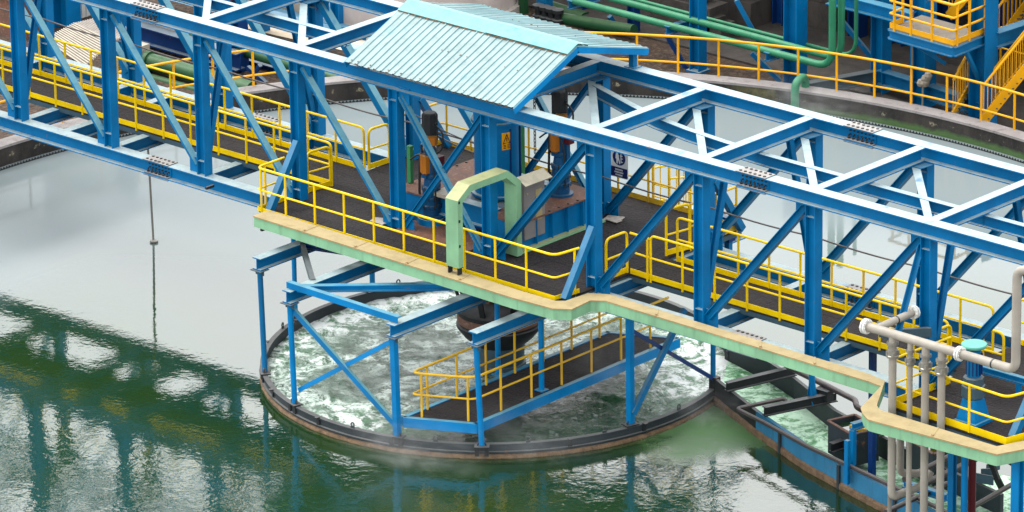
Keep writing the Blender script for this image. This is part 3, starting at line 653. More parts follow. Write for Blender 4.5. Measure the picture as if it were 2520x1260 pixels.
def drive(loc, label):
    x, y, z = loc; t = thing('drive_unit', loc, label, 'drive unit', 'drive units under the roof')
    gb = MB().lathe(loc, [(0, 0), (.30, 0), (.30, .05), (.21, .06), (.21, .26), (.25, .26), (.25, .31), (.22, .33), (.22, .46), (.24, .46), (.24, .50), (.20, .52), (.20, .68), (.22, .69), (.22, .74), (.17, .78), (.15, .95), (.18, .97), (.18, 1.02), (.13, 1.05), (.13, 1.42), (0, 1.42)], 28)
    gb.cur = 1
    for zf, rf in ((.28, .255), (.48, .245), (.715, .225)):
        for i in range(12): a = 2 * pi * i / 12; gb.tube([(x + (rf - .015) * cos(a), y + (rf - .015) * sin(a), z + zf - .05), (x + (rf - .015) * cos(a), y + (rf - .015) * sin(a), z + zf + .05)], .016, 6)
    gb.build('gearbox', ['oily', 'black'], t)
    b = MB().prism([(x - .19, y - .16), (x - .06, y - .24), (x + .06, y - .22), (x + .08, y - .06), (x - .02, y + .02), (x - .17, y - .02)], z + 1.10, z + 1.52)
    b.prism([(x - .15, y - .14), (x - .05, y - .20), (x + .03, y - .18), (x + .04, y - .06), (x - .13, y - .03)], z + 1.02, z + 1.099); b.build('hydraulic_motor', 'orange', t)
    b = MB().bar((x + .0, y - .19, z + 1.08), (x + .0, y - .19, z + 1.0), .14, .1).bar((x - .21, y - .08, z + 1.0), (x - .21, y - .08, z + 1.75), .05, .05).bar((x + .16, y + .05, z + .74), (x + .16, y + .05, z + 1.3), .11, .11); b.build('mounting_bracket', 'oily', t)
    for zf, rf in ():
        for i in range(12): a = 2 * pi * i / 12; b.tube([(x + (rf - .015) * cos(a), y + (rf - .015) * sin(a), z + zf - .05), (x + (rf - .015) * cos(a), y + (rf - .015) * sin(a), z + zf + .05)], .016, 6)
    MB().box((x + .12, y - .02, z + 1.28), (x + .30, y + .16, z + 1.52)).build('terminal_box', 'red', t)
    MB().lathe(loc, [(.12, 1.42), (.12, 1.56), (.15, 1.60), (.15, 1.70), (.10, 1.74), (.10, 1.82), (.15, 1.84), (0, 1.84)], 20).build('coupling', 'oily', t)
    b = MB().lathe(loc, [(.16, 1.84), (.19, 1.86), (.19, 2.5), (.15, 2.56), (0, 2.56)], 8); b.box((x - .22, y - .03, z + 2.28), (x - .16, y + .03, z + 2.34)); b.box((x + .16, y - .03, z + 2.28), (x + .22, y + .03, z + 2.34)); b.build('motor_casing', 'black', t)
    b = MB().prism([(x + .04, y - .2), (x + .22, y - .26), (x + .30, y - .16), (x + .26, y - .02), (x + .08, y - .02)], z + 1.84, z + 2.04); b.build('float_switch', 'orange', t)
    b = MB().tube([(x + .16, y, z + 2.3), (x + .42, y, z + 2.15), (x + .40, y, z + 1.7), (x + .1, y - .05, z + 1.55), (x - .3, y - .1, z + 1.5), (x - .55, y - .1, z + 1.3)], .022, 8, .2).tube([(x + .2, y - .1, z + 1.84), (x + .3, y - .1, z + 1.66), (x + .05, y - .1, z + 1.5), (x + .22, y - .12, z + 1.2), (x + .25, y - .1, z + .3)], .02, 7, .15).tube([(x - .22, y - .12, z + 1.5), (x - .24, y - .14, z + .6), (x - .2, y - .12, z + .1)], .03, 8, .1)
    b.build('cable', 'black', t); return t
LU = az(1062, 532, .30); drive(LU, 'left drive unit: blue gearbox with orange motor and black casing, by the second post')
RU = az(1380, 478, .835); drive(RU, 'right drive unit on the rusty plate, blue gearbox with orange motor, behind the control cabinet')
MB().lathe((LU.x, LU.y, ZD), [(.33, .004), (.33, .2), (0, .2)], 20).build('pedestal', 'blue', None, 'round blue pedestal under the left drive unit', 'pedestal')
t = thing('control_cabinet', (2.0, 1.1, ZD), 'grey control cabinet with a tan rain hood and tan window panel', 'cabinet')
MB().box((1.86, .74, .36), (2.08, 1.44, 1.72)).build('cabinet_body', 'cabinet', t)
b = MB().add([(1.78, .62, 1.77), (2.24, .62, 1.72), (2.24, 1.54, 1.72), (1.78, 1.54, 1.77), (1.78, .62, 1.80), (1.95, .62, 1.90), (2.24, .62, 1.745), (1.78, 1.54, 1.80), (1.95, 1.54, 1.90), (2.24, 1.54, 1.745)],
             [(0, 3, 2, 1), (0, 1, 6, 5, 4), (3, 7, 8, 9, 2), (1, 2, 9, 6), (6, 9, 8, 5), (5, 8, 7, 4), (0, 4, 7, 3)]); b.build('rain_hood', 'cabinet', t)
b = MB().box((2.081, 1.12, .75), (2.094, 1.34, 1.5)); b.box((2.081, .82, 1.45), (2.10, .86, 1.49)); b.build('window_panel', 'panel', t)
b = MB()
for y in (.8, .95, 1.1, 1.25): b.tube([(1.98, y, .36), (1.99, y + .03, .2), (1.9, y + .1, ZD)], .025, 6, .05)
b.build('cable', 'black', t)
for (q, zt_, lb) in ((az(1012, 522, ZD), 1.75, 'slim green upright beside the left drive unit'), (V((-.55, 3.55, ZD)), 3.4, 'slim green upright behind the blue housing')):
    t = thing('green_upright', q, lb, 'upright')
    MB().bar(q, (q.x, q.y, zt_), .11, .11).build('stem', 'gpost', t); MB().box((q.x - .12, q.y - .12, ZD + .003), (q.x + .12, q.y + .12, ZD + .02)).build('base_plate', 'gpost', t)
# white boards lying on the deck
for q, lb in ((az(935, 545, ZD), 'pale board lying on the deck by the third left post'), (az(1510, 540, ZD), 'pale crumpled board on the deck at the foot of the far brace')):
    b = MB(); b.bar((q.x - .2, q.y - .05, ZD + .02), (q.x + .2, q.y + .08, ZD + .03), .3, .02); b.bar((q.x - .05, q.y - .1, ZD + .045), (q.x + .28, q.y - .12, ZD + .04), .2, .018); b.build('board', 'conc', None, lb, 'board')
# safety sign on the far handrail
q = ay(1524, 440, 5.12); t = thing('safety_sign', (q.x, 5.10, .8), 'blue and white safety harness sign fixed to the far handrail', 'sign')
sx0, sx1 = ay(1507, 440, 5.08).x, ay(1541, 440, 5.08).x; sxm = (sx0 + sx1) / 2; sw_ = sx1 - sx0 + .12; sx0, sx1 = sxm - sw_ / 2, sxm + sw_ / 2
zb_ = ay(1522, 437, 5.08).z; ztp = zb_ + .74
MB().box((sx0, 5.08, zb_), (sx1, 5.09, ztp)).build('board', 'white', t)
b = MB(); cz = zb_ + .50; rr = .19
def face(b, pts, y): b.add([(x, y, z) for x, z in pts], [tuple(range(len(pts)))])
face(b, [(sxm + rr * 1.05 * cos(2 * pi * i / 40), cz + rr * sin(2 * pi * i / 40)) for i in range(40)], 5.077)
face(b, [(sx0 + .02, zb_ + .02), (sx1 - .02, zb_ + .02), (sx1 - .02, zb_ + .26), (sx0 + .02, zb_ + .26)], 5.077); b.build('blue_field', 'signblue', t)
yq = 5.0745
def rc(b, x0, z0, x1, z1): face(b, [(sxm + x0, cz + z0), (sxm + x1, cz + z0), (sxm + x1, cz + z1), (sxm + x0, cz + z1)], yq)
b = MB()      # worker with harness, drawn as one outline
face(b, [(sxm + x_, cz + z_) for x_, z_ in ((-.10, .08), (-.11, -.03), (-.08, -.04), (-.08, -.14), (-.045, -.16), (-.03, -.04), (.01, -.16), (.04, -.14), (.0, 0), (-.01, .07), (-.03, .09), (-.025, .13), (-.05, .16), (-.08, .14), (-.085, .10))], yq); b.build('worker_pictogram', 'white', t)
b = MB(); rc(b, .03, .045, .11, .07); rc(b, .055, .0701, .075, .14); rc(b, .05, -.12, .075, .0449); rc(b, .0751, -.02, .12, .0); rc(b, .0751, -.10, .12, -.08); b.build('lanyard_pictogram', 'white', t)
for i, w_ in enumerate((.24, .28, .22)):
    z0 = zb_ + .20 - i * .065; b = MB()
    for j in range(7):
        xx_ = sxm - w_ / 2 + w_ * j / 7
        face(b, [(xx_, z0 - .018), (xx_ + w_ / 7 * .72, z0 - .018), (xx_ + w_ / 7 * .72, z0 + .02), (xx_, z0 + .02)], yq)
    b.build('lettering_line', 'white', t)
# ladder cage at the far edge
t = thing('ladder_cage', (2.1, 5.75, -.8), 'yellow caged ladder at the far edge of the platform, right of the safety sign', 'ladder')
lx, ly, lr = 2.25, 5.75, .50
MB().tube([(lx - .25, 5.34, -2.0), (lx - .25, 5.34, 1.15)], .035).tube([(lx + .25, 5.34, -2.0), (lx + .25, 5.34, 1.15)], .035).build('stringer', 'yellow', t)
b = MB()
for i in range(9): MB().tube([(lx - .25, 5.34, -1.9 + i * .3), (lx + .25, 5.34, -1.9 + i * .3)], .016, 6).build('rung', 'yellow', t)
for z in (-.9, -.1, .75): MB().tube([(lx - .27, 5.34, z)] + [(lx + lr * cos(pi - pi * i / 12) * 1.0, ly - .1 + lr * sin(pi - pi * i / 12), z) for i in range(13)] + [(lx + .27, 5.34, z)], .025, 6).build('hoop', 'yellow', t)
for i in range(9):
    a = pi - pi * i / 8; MB().tube([(lx + lr * cos(a), ly - .1 + lr * sin(a), -1.0), (lx + lr * cos(a), ly - .1 + lr * sin(a), 1.0)], .014, 6).build('cage_bar', 'yellow', t)
# hoist chain hanging in front of the far water
q = ay(1316, 320, 3.2); b = MB(); z = HP - .1
i = 0
while z > q.z - .55:
    b.tube([(q.x + (.03 * cos(2 * pi * k / 8)) * (i % 2), 3.2 + .03 * cos(2 * pi * k / 8) * ((i + 1) % 2), z + .06 * sin(2 * pi * k / 8)) for k in range(8)], .012, 5, closed=True); z -= .09; i += 1
b.build('hoist_chain', 'greypipe', None, 'thin hoist chain hanging under the roof behind the blue housing', 'chain')
# cables slung along the bridge
def sag(a, b_, n=14, d=.12): return [lerp(a, b_, i / n) - V((0, 0, d * 4 * (i / n) * (1 - i / n))) for i in range(n + 1)]
b = MB()
for i in range(len(NX) - 1): b.tube(sag((NX[i], 3.72, 1.08), (NX[i + 1], 3.72, 1.06), 10, .05), .020, 6, cap=False)
b.build('safety_rope', 'darkpipe', None, 'dark rope strung from post to post along the far truss', 'rope')
b = MB(); b.tube(sag((NODE['D'], 3.7, 1.3), (NODE['E'], 3.7, .8), 12, .22), .018, 6).tube(sag((NODE['D'], 3.7, 1.4), (NODE['E'] - .3, 3.7, 1.0), 12, .12), .014, 6)
b.build('loose_cable', 'black', None, 'loose black cables sagging between posts left of the roofed machinery', 'cable')
# box behind the right near post, with a yellow disc
q = ay(1783, 560, 4.75); t = thing('switch_box', q - V((0, 0, .45)), 'dark blue switch box with a yellow disc beyond the right walkway', 'switch box')
MB().box((q.x - .14, 4.75, q.z - .35), (q.x + .14, 4.98, q.z + .25)).build('box', 'navy', t); MB().box((q.x - .05, 4.80, q.z - .85), (q.x + .09, 4.93, q.z - .35)).build('leg', 'blue', t)
b = MB(); b.tube([(q.x - .02, 4.735, q.z + .08), (q.x - .02, 4.75, q.z + .08)], .11, 16); b.build('disc', 'yellow', t)
# ------------------------------------------------------------------ feedwell ring hanging from the bridge
RF = 5.54; ZR = -3.37
OP0, OP1 = radians(19), radians(44)                # opening to the feed channel
def rp(a, r=RF, z=ZR): return V((C0.x + r * cos(a), C0.y + r * sin(a), z))
t = thing('feedwell_ring', (C0.x, C0.y, ZW - .3), 'large dark steel ring floating in the green water under the bridge', 'ring')
MB().lathe((C0.x, C0.y, ZR), [(RF - .10, -.012), (RF - .10, 0), (RF + .03, 0), (RF + .03, -.03), (RF, -.03), (RF, -.17), (RF + .05, -.18), (RF + .05, -.20), (RF, -.21), (RF, -.9), (RF - .06, -.9), (RF - .06, -.012)], 120, OP1, OP0 + 2 * pi).build('rim', ['ring'], t)
b = MB(); random.seed(3); vs = []; n_ = 220
for i in range(n_ + 1):
    a = OP1 + (OP0 + 2 * pi - OP1) * i / n_; w = .03 + .03 * random.random()
    for r, z in ((RF + .003, -.26 + .012 * random.random()), (RF + w, -.29), (RF + w + .01, -.33), (RF + .02, -.42)): vs.append(rp(a, r, ZR + z))
b.add(vs, [(i * 4 + j, i * 4 + j + 1, (i + 1) * 4 + j + 1, (i + 1) * 4 + j) for i in range(n_) for j in range(3)]); b.build('scale_band', 'rustedge', t)
feet = [(-3.42, -2.34), (-1.48, -3.33), (1.73, -3.27), (3.62, -2.48), (5.3, .72), (-5.4, .72), (-1.48, 7.25), (1.73, 7.2), (-3.5, 6.3), (-5.3, 3.3)]
lug_a = [radians(d) for d in (-143, -128, -106, -84, -62, -40, -21, 2, 118, 140, 158, 178, 200)]
for a in lug_a:
    c = rp(a, RF - .01, ZR); tg = V((-sin(a), cos(a), 0)); b = MB()
    b.bar(c - V((0, 0, .2)), c + V((0, 0, .06)), .10, .025, tg.cross(V((0, 0, 1))))
    b.tube([c + tg * .045 * cos(pi * k / 8) + V((0, 0, .07 + .07 * sin(pi * k / 8))) for k in range(9)], .017, 6)
    b.build('lifting_lug', 'ring', t)
for a in [radians(d) for d in (-150, -117, -95, -73, -30, -10)]:
    c = rp(a, RF + .02, ZR); b = MB().bar(c - V((0, 0, .22)), c + V((0, 0, .02)), .03, .10, V((-sin(a), cos(a), 0))); b.bar(c + V((0, 0, .012)), c + V((cos(a), sin(a), 0)) * .09 + V((0, 0, .012)), .09, .02); b.build('stiffener', 'black', t)
# supporting frame: beams under the bridge, posts down to the ring, braces
t = thing('hanging_gantry', (0, 1.96, -.75), 'blue steel gantry of beams and posts holding the dark ring under the bridge', 'gantry')
ZB = -.52
tips = [(-3.55, -2.28), (-1.46, -3.42), (1.86, -3.46), (3.62, -2.62)]
for x, y in tips:
    MB().ibeam((x, y - .1, ZB - .15), (x, 3.92 - y + .1, ZB - .15), .26, .30).build('beam', 'blue_clean' if 0 else 'blue', t)
    for yy in (0, W): MB().box((x - .12, yy - .12, ZB + .002), (x + .12, yy + .12, -.358)).build('hanger_pad', 'slate', t)
for i, (x, y) in enumerate(feet):
    top = ZB - .302 if i < 4 or i in (6, 7, 8) else -.36
    if i < 4: x2, y2 = tips[i]
    else: x2, y2 = x, y
    b = MB(); A, B = V((x, y, ZR + .05)), V((x2, y2, top))
    if i in (2, 4): b.bar(A, B, .14, .14, (0, 1, 0))
    else: b.tube([A, B], .068 if i != 5 else .06, 12)
    po = b.build('post', 'blue_clean' if i in (1, 2, 3, 4, 5) else 'blue_old', t)
    b = MB(); b.box((x2 - .17, y2 - .15, top - .02), (x2 + .17, y2 + .15, top - .003)); b.box((x2 - .13, y2 - .012, top - .14), (x2 + .13, y2 + .012, top - .0205)); b.build('head_plate', 'slate', po); b = MB()
    a = atan2(y - C0.y, x - C0.x); r_ = V((cos(a), sin(a), 0)); c = V((x, y, ZR))
    tg = V((-sin(a), cos(a), 0))
    b.bar(c - tg * .17 + V((0, 0, .02)), c + tg * .17 + V((0, 0, .02)), .24, .03); b.bar(c - tg * .1 + V((0, 0, .04)), c - tg * .02 + V((0, 0, .18)), .04, .03); b.bar(c + tg * .1 + V((0, 0, .04)), c + tg * .02 + V((0, 0, .18)), .04, .03)
    for q in (-.11, .11): b.bar(c + r_ * .07 + tg * q - V((0, 0, .2)), c + r_ * .07 + tg * q + V((0, 0, .0)), .03, .10, tg)
    b.build('foot_plate', 'black', po)
F = [V((*f, 0)) for f in feet]
def zz(p, z): return V((p[0], p[1], z))
MB().angle(zz(F[1], -1.0), zz(F[2], ZR + .25), .11, .11, .016, (0, -1, .3)).build('brace', 'blue_brace', t)
MB().angle(zz(F[1], ZR + .35) + V((.1, .09, 0)), zz(F[2], -1.0) + V((0, .09, 0)), .11, .11, .016, (0, -1, .3)).build('brace', 'blue_clean', t)
P5 = V((5.2, 3.75, 0)); MB().angle(zz(F[4], -1.05), zz(P5, ZR + .2), .10, .10, .016, (1, 0, .3)).build('brace', 'navy', t)
MB().angle(zz(F[4], ZR + .3) + V((.08, 0, 0)), lerp(zz(F[4], ZR), zz(P5, ZR), .62) + V((.08, 0, 2.3)), .12, .12, .016, (1, 0, .3)).build('brace', 'blue_old', t)
MB().tube([zz(P5, ZR + .02), zz(P5, -.36)], .062, 12).build('post', 'blue_old', t)
MB().angle((tips[1][0] - .1, tips[1][1] + .08, ZB + .10), (tips[2][0] + .12, tips[2][1] + .08, ZB + .10), .14, .15, .018, (0, 0, 1), -1).build('tie', 'blue_clean', t)
MB().ibeam((tips[1][0] + .1, tips[1][1] + .15, ZB + .02), az(1130, 704, ZB - .0), .16, .16).build('tie', 'blue_clean', t)
b = MB().ibeam((-3.45, -.95, ZB - .05), (-1.5, -2.6, ZB - .05), .12, .14); b.build('tie', 'slate', t)
b = MB().ibeam((-3.45, -.95, ZB - .05), (-1.5, -.35, ZB - .05), .12, .14); b.build('tie', 'navy', t)
# water inside the ring
from mathutils import noise as mno
def chop(x, y):
    """choppy surface: crossing wave trains running away from the inlet, broken up by turbulence"""
    q = V((x * .9, y * .9, 0)); w = mno.noise_vector(q * .7) * .55
    u = (x + w.x) * .70 - (y + w.y) * .71
    a = .028 * sin(7.5 * u + 2.2 * mno.noise(q * .8)) * (.35 + .65 * abs(mno.noise(q * .5 + V((3, 1, 0)))) * 2) + .016 * sin(12 * (x * .5 + y * .86) + 3 * mno.noise(q))
    return a * .8 + .045 * mno.turbulence(V((x + w.x, y + w.y, .3)) * 1.15, 5, False) - .02
NR, NT = 62, 300; vs = [(C0.x, C0.y, ZW + .10)]; fs = []
for i in range(1, NR + 1):
    r = (RF - .05) * (i / NR) ** .85
    for j in range(NT):
        x, y = C0.x + r * cos(2 * pi * j / NT), C0.y + r * sin(2 * pi * j / NT); vs.append((x, y, ZW + .11 + chop(x, y)))
fs += [(0, 1 + j, 1 + (j + 1) % NT) for j in range(NT)]
for i in range(NR - 1):
    o = 1 + i * NT; fs += [(o + j, o + NT + j, o + NT + (j + 1) % NT, o + (j + 1) % NT) for j in range(NT)]
MB().add(vs, fs, True).build('feedwell_water', 'ringwater', kind='structure', origin=(0, 1.96, ZW + .035))
# rotating shaft and bucket in the middle
t = thing('rotating_shaft', (CX, CY, ZW), 'dark rusty stepped drum and shaft hanging from the bridge into the churned water', 'shaft')
MB().lathe((CX, CY, 0), [(.42, -.36), (.42, -1.0), (1.25, -1.06), (1.25, -1.22), (.6, -1.28)], 36).build('bearing_plate', 'black', t)
MB().lathe((CX, CY, 0), [(.6, -1.28), (.62, -1.75), (.85, -2.02), (1.02, -2.06), (1.02, -2.12), (.98, -2.14), (.98, -2.42), (1.02, -2.44), (1.02, -2.50), (.84, -2.74), (.60, -2.95)], 36).build('bucket', 'black', t)
MB().lathe((CX, CY, 0), [(.985, -2.17), (1.0, -2.18), (1.0, -2.36), (.985, -2.37)], 36).build('wear_band', 'rust', t)
MB().lathe((CX, CY, 0), [(.60, -2.95), (.57, -3.4), (.62, -3.41), (.62, -3.53), (.57, -3.55), (.57, -4.5)], 36).build('tube', 'slate', t)
for i in range(8):
    a = 2 * pi * i / 8 + .3; MB().bar((CX + 1.15 * cos(a), CY + 1.15 * sin(a), -1.22), (CX + .9 * cos(a), CY + .9 * sin(a), -2.04), .12, .06).build('rib', 'black', t)
for i in range(5):
    a = -1.9 + .55 * i; MB().bar((CX + .62 * cos(a), CY + .62 * sin(a), -1.35), (CX + .62 * cos(a), CY + .62 * sin(a), -1.75), .35, .12, (0, 0, 1)).build('rib', 'rust' if i % 2 else 'slate', t)
# lower service walkway hanging inside the ring
ZL = -2.90
q = [az(1000, 1026, ZL), az(1170, 1041, ZL), az(1662, 833, ZL), az(1340, 872, ZL)]
q[3] = q[0] + (q[2] - q[1]) * 1.0
poly = [(p.x, p.y) for p in q]
t = thing('service_walkway', (q[0].x, q[0].y, ZL - .2), 'low blue edged service walkway hanging inside the ring just above the water', 'walkway')
MB().prism(poly, ZL - .06, ZL - .01).build('deck_mesh', 'deck', t)
b = MB()
for i in range(4):
    a, e = V((*poly[i], ZL - .10)), V((*poly[(i + 1) % 4], ZL - .10)); d = (e - a).normalized(); n_ = V((d.y, -d.x, 0))
    b.sect(a - d * .06, e + d * .06, [(-.02, -.12), (.10, -.12), (.10, .11), (-.02, .11)] if 1 else [], (0, 0, 1))
b.build('edge_channel', 'blue_clean', t)
for px, py, zt_ in ((1226, 922, -.66), (1333, 960, -.66)):
    p = az(px, py, ZL); MB().tube([p + V((0, 0, -.15)), (p.x, p.y, zt_)], .065, 12).box((p.x - .12, p.y - .12, ZL), (p.x + .12, p.y + .12, ZL + .02)).build('hanger', 'blue_clean', t)
d01 = (q[1] - q[0]).normalized(); d12 = (q[2] - q[1]).normalized()
e0, e1 = q[0] + d01 * .05 + d12 * .1, q[1] - d01 * .1 + d12 * .12
e2, e3 = q[2] - d01 * .1 - d12 * .1, q[3] + d01 * .05
PP = []
L1 = (e2 - e1).length; L0 = (e3 - e0).length
PP += [e0 + d01 * .25] + [e1 - d01 * .15] + [e1 + d12 * (.9 + 1.05 * i) for i in range(int((L1 - .9) / 1.05) + 1)] + [e0 + d12 * (.55 + 1.0 * i) for i in range(int((L0 - .5) / 1.0) + 1)]
rail('handrail', [e3, e0, e1, e2], ZL, 'dull yellow handrail looping round the end of the low service walkway', h=1.05, toe=0, mat='ochre', posts=PP, fil=.25)
# ------------------------------------------------------------------ feed channel (launder) joining the ring
ZC = -3.12
near = [az(1790, 962, ZC), az(1860, 1012, ZC), az(1985, 1098, ZC), az(2150, 1186, ZC), az(2260, 1240, ZC), az(2420, 1320, ZC)]
farw = [az(1840, 872, ZC), az(1905, 893, ZC), az(1962, 930, ZC), az(2060, 1008, ZC), az(2180, 1075, ZC), az(2330, 1150, ZC), az(2470, 1215, ZC)]
near[0] = rp(OP0 - radians(.6), RF, ZC); farw[0] = rp(OP1 + radians(2), RF - .05, ZC)
t = thing('feed_channel', (near[2].x, near[2].y, ZW - .3), 'weathered steel feed channel of milky green water joining the ring from the right', 'channel')
def wallstrip(P, z1, z0, th, sgn):
    b = MB(); vs = []; k = len(P)
    for i, p in enumerate(P):
        d = (P[min(i + 1, k - 1)] - P[max(i - 1, 0)]).normalized(); n_ = V((d.y, -d.x, 0)) * sgn
        o = p; i_ = p - n_ * th
        vs += [(o.x, o.y, z1), (i_.x, i_.y, z1), (i_.x, i_.y, z0), (o.x, o.y, z0)]
    fs = [(i * 4 + e, i * 4 + (e + 1) % 4, (i + 1) * 4 + (e + 1) % 4, (i + 1) * 4 + e) for i in range(k - 1) for e in range(4)] + [(3, 2, 1, 0), tuple((k - 1) * 4 + e for e in range(4))]
    return b.add(vs, fs)
wallstrip(near[1:], ZC, ZW - .5, .09, 1).build('near_wall', 'wallblue', t); wallstrip(near[:2], ZC, ZW - .5, .09, 1).build('near_wall', 'ochre' if 0 else 'black', t)
wallstrip(farw, ZC, ZW - .5, .09, -1).build('far_wall', 'ring', t)
b = MB(); vs = []
random.seed(5)
for i in range(60):
    f = i / 59 * (len(near) - 1); j = min(int(f), len(near) - 2); p = lerp(near[j], near[j + 1], f - j); d = (near[j + 1] - near[j]).normalized(); n_ = V((d.y, -d.x, 0))
    w = .03 + .03 * random.random()
    for s_, z in ((.004, ZW + .17 + .02 * random.random()), (w, ZW + .13), (w, ZW + .03), (.02, ZW - .05)): u = p + n_ * s_; vs.append((u.x, u.y, z))
b.add(vs, [(i * 4 + j, i * 4 + j + 1, (i + 1) * 4 + j + 1, (i + 1) * 4 + j) for i in range(59) for j in range(3)]); b.build('scale_band', 'rustedge', t)
b = MB()
for j in range(1, len(near) - 1):
    d = (near[j + 1] - near[j]).normalized(); n_ = V((d.y, -d.x, 0))
    for f in (.5,):
        p = lerp(near[j], near[j + 1], f) + n_ * .04; MB().bar(zz(p, ZW - .3), zz(p, ZC - .01), .04, .09, d).build('stiffener', 'ring', t)
MB().add([*near, *farw[::-1]] if 0 else [zz(p, ZW + .10) for p in near] + [zz(p, ZW + .10) for p in farw[::-1]] + [zz(rp(radians(30), RF - .1), ZW + .10)], [tuple(range(len(near) + len(farw) + 1))]).build('channel_water', 'channelwater', kind='structure', origin=(*near[2].xy, ZW + .1))
# beams across the channel
for i, (a, e) in enumerate([((1787, 962), (1957, 921)), ((1880, 1022), (2058, 985)), ((2045, 1112), (2190, 1062))]):
    A, B = az(*a, ZC + .02), az(*e, ZC + .02); MB().ibeam(A + V((0, 0, .10)), B + V((0, 0, .10)), .16, .22, (0, 0, 1), .02, .016).build('cross_beam', 'black', t)
cj = zz(rp(OP0, RF, 0), ZC); MB().bar(zz(cj, ZW - .3), cj + V((0, 0, .03)), .22, .16).build('corner_post', 'black', t)
# conduit on top of the near wall with hooped end; pipe along the far wall
b = MB()
P = [az(1933, 1000, ZC + .1), az(1933, 980, ZC + .26), az(1812, 1006, ZC + .12)] + [az(x, y, ZC + .1) for x, y in ((1880, 1040), (1990, 1100), (2130, 1165), (2250, 1222), (2380, 1285))]
b.tube(P, .05, 8, .12); b.build('conduit', 'darkpipe', None, 'dark conduit running along the near wall of the feed channel', 'conduit')
b = MB().tube([az(x, y, -2.75) for x, y in ((1850, 845), (1950, 908), (2040, 952), (2105, 985))] + [az(2108, 1002, -2.8), az(2128, 1012, -2.9)], .07, 10, .1); b.build('water_pipe', 'darkpipe', None, 'dark pipe running along the far wall of the channel into the open box', 'pipe')
b = MB().box(az(2000, 985, -2.95), az(2012, 965, -2.75)); 
for px, py in ((2035, 965),): p = az(px, py, -2.85); b = MB().box((p.x - .3, p.y - .1, p.z - .2), (p.x + .1, p.y + .12, p.z + .05)); b.build('bracket', 'black', t)
# big post through the channel (bridge support) and thin one beyond
p = az(1998, 985, ZC + .1); b = MB().tube([zz(p, ZC), zz(p, -.36)], .075, 12); b.bar(zz(p, ZC) + V((-.09, 0, 0)), zz(p, ZC + .55), .02, .2); b.bar(zz(p, ZC) + V((.09, 0, 0)), zz(p, ZC + .55), .02, .2); b.build('support_post', 'blue', None, 'blue post standing in the channel between two black cross beams', 'post', 'blue posts under the right part of the bridge')
p = az(2148, 920 + 200, -3.0); q2 = az(2148, 865, -.36); b = MB().bar((q2.x, q2.y, -.36), (q2.x, q2.y, ZW - .2), .13, .13); b.build('support_post', 'navy', None, 'dark blue post under the walkway behind the tray, left of the cream pipes', 'post', 'blue posts under the right part of the bridge')
# open steel boxes in the channel
def hopper(cx, cy, z0, z1, sx, sy, rot, label):
    t = thing('open_box', (cx, cy, z0), label, 'steel box', 'open steel boxes in the channel')
    R = Matrix.Rotation(rot, 3, 'Z'); b = MB()
    def P(x, y, z): v = R @ V((x, y, 0)); return V((cx + v.x, cy + v.y, z))
    o = [(-sx, -sy), (sx, -sy), (sx, sy), (-sx, sy)]; th = .035
    inn = [(x * (1 - th / sx), y * (1 - th / sy)) for x, y in o]
    vs = [P(*o[i], z0) for i in range(4)] + [P(*o[i], z1) for i in range(4)] + [P(*inn[i], z1) for i in range(4)] + [P(*inn[i], z1 - .5) for i in range(4)]
    fs = [(3, 2, 1, 0)] + [f for i in range(4) for f in ((i, (i + 1) % 4, 4 + (i + 1) % 4, 4 + i), (4 + i, 4 + (i + 1) % 4, 8 + (i + 1) % 4, 8 + i), (8 + i, 8 + (i + 1) % 4, 12 + (i + 1) % 4, 12 + i))] + [(12, 13, 14, 15)]
    b.add(vs, fs).build('box_shell', 'ring', t)
    b = MB()
    for i in range(4): b.bar(P(*o[i], z1 + .01), P(*o[(i + 1) % 4], z1 + .01), .07, .02)
    b.build('lip', 'rust', t)
    MB().add([P(*inn[i], z1 - .10) for i in range(4)], [(0, 1, 2, 3)]).build('content', 'water', t)
    b = MB().bar(P(-sx * .1, 0, z1 - .04), P(sx * .95, sy * .5, z1 - .02), .22, .10); b.build('crust', 'ochre', t)
p = az(2090, 1050, -2.65); hopper(p.x, p.y + .15, ZC - .3, -2.65, .50, .36, radians(-18), 'open rusty edged steel box of water in the channel, left of the cream pipes')
p = az(2300, 1090, -2.75); hopper(p.x, p.y, ZC - .4, -2.75, .55, .40, radians(-18), 'open steel box among the pipes below the right platform')
b = MB(); A = az(2092, 1045, -2.35); B = az(2150, 1040, -2.45)
A = az(2097, 1050, -2.4); B = az(2148, 1034, -2.4)
b.ibeam(A, B, .14, .16).bar(A + V((.02, .0, -.08)), V((A.x + .02, A.y, ZC - .2)), .12, .12).bar(B + V((0, 0, -.08)), V((B.x, B.y, ZC - .1)), .12, .12); b.build('portal_frame', 'blue_clean', None, 'small bright blue portal frame standing over the channel beside the open box', 'frame')
b = MB(); A = az(2085, 1150, ZC + .1); b.bar((A.x, A.y, ZC - .3), (A.x, A.y, ZC + .75), .10, .10, (0, 1, 0)); b.build('guide_post', 'blue_clean', None, 'short bright blue post on the near wall of the feed channel', 'post')
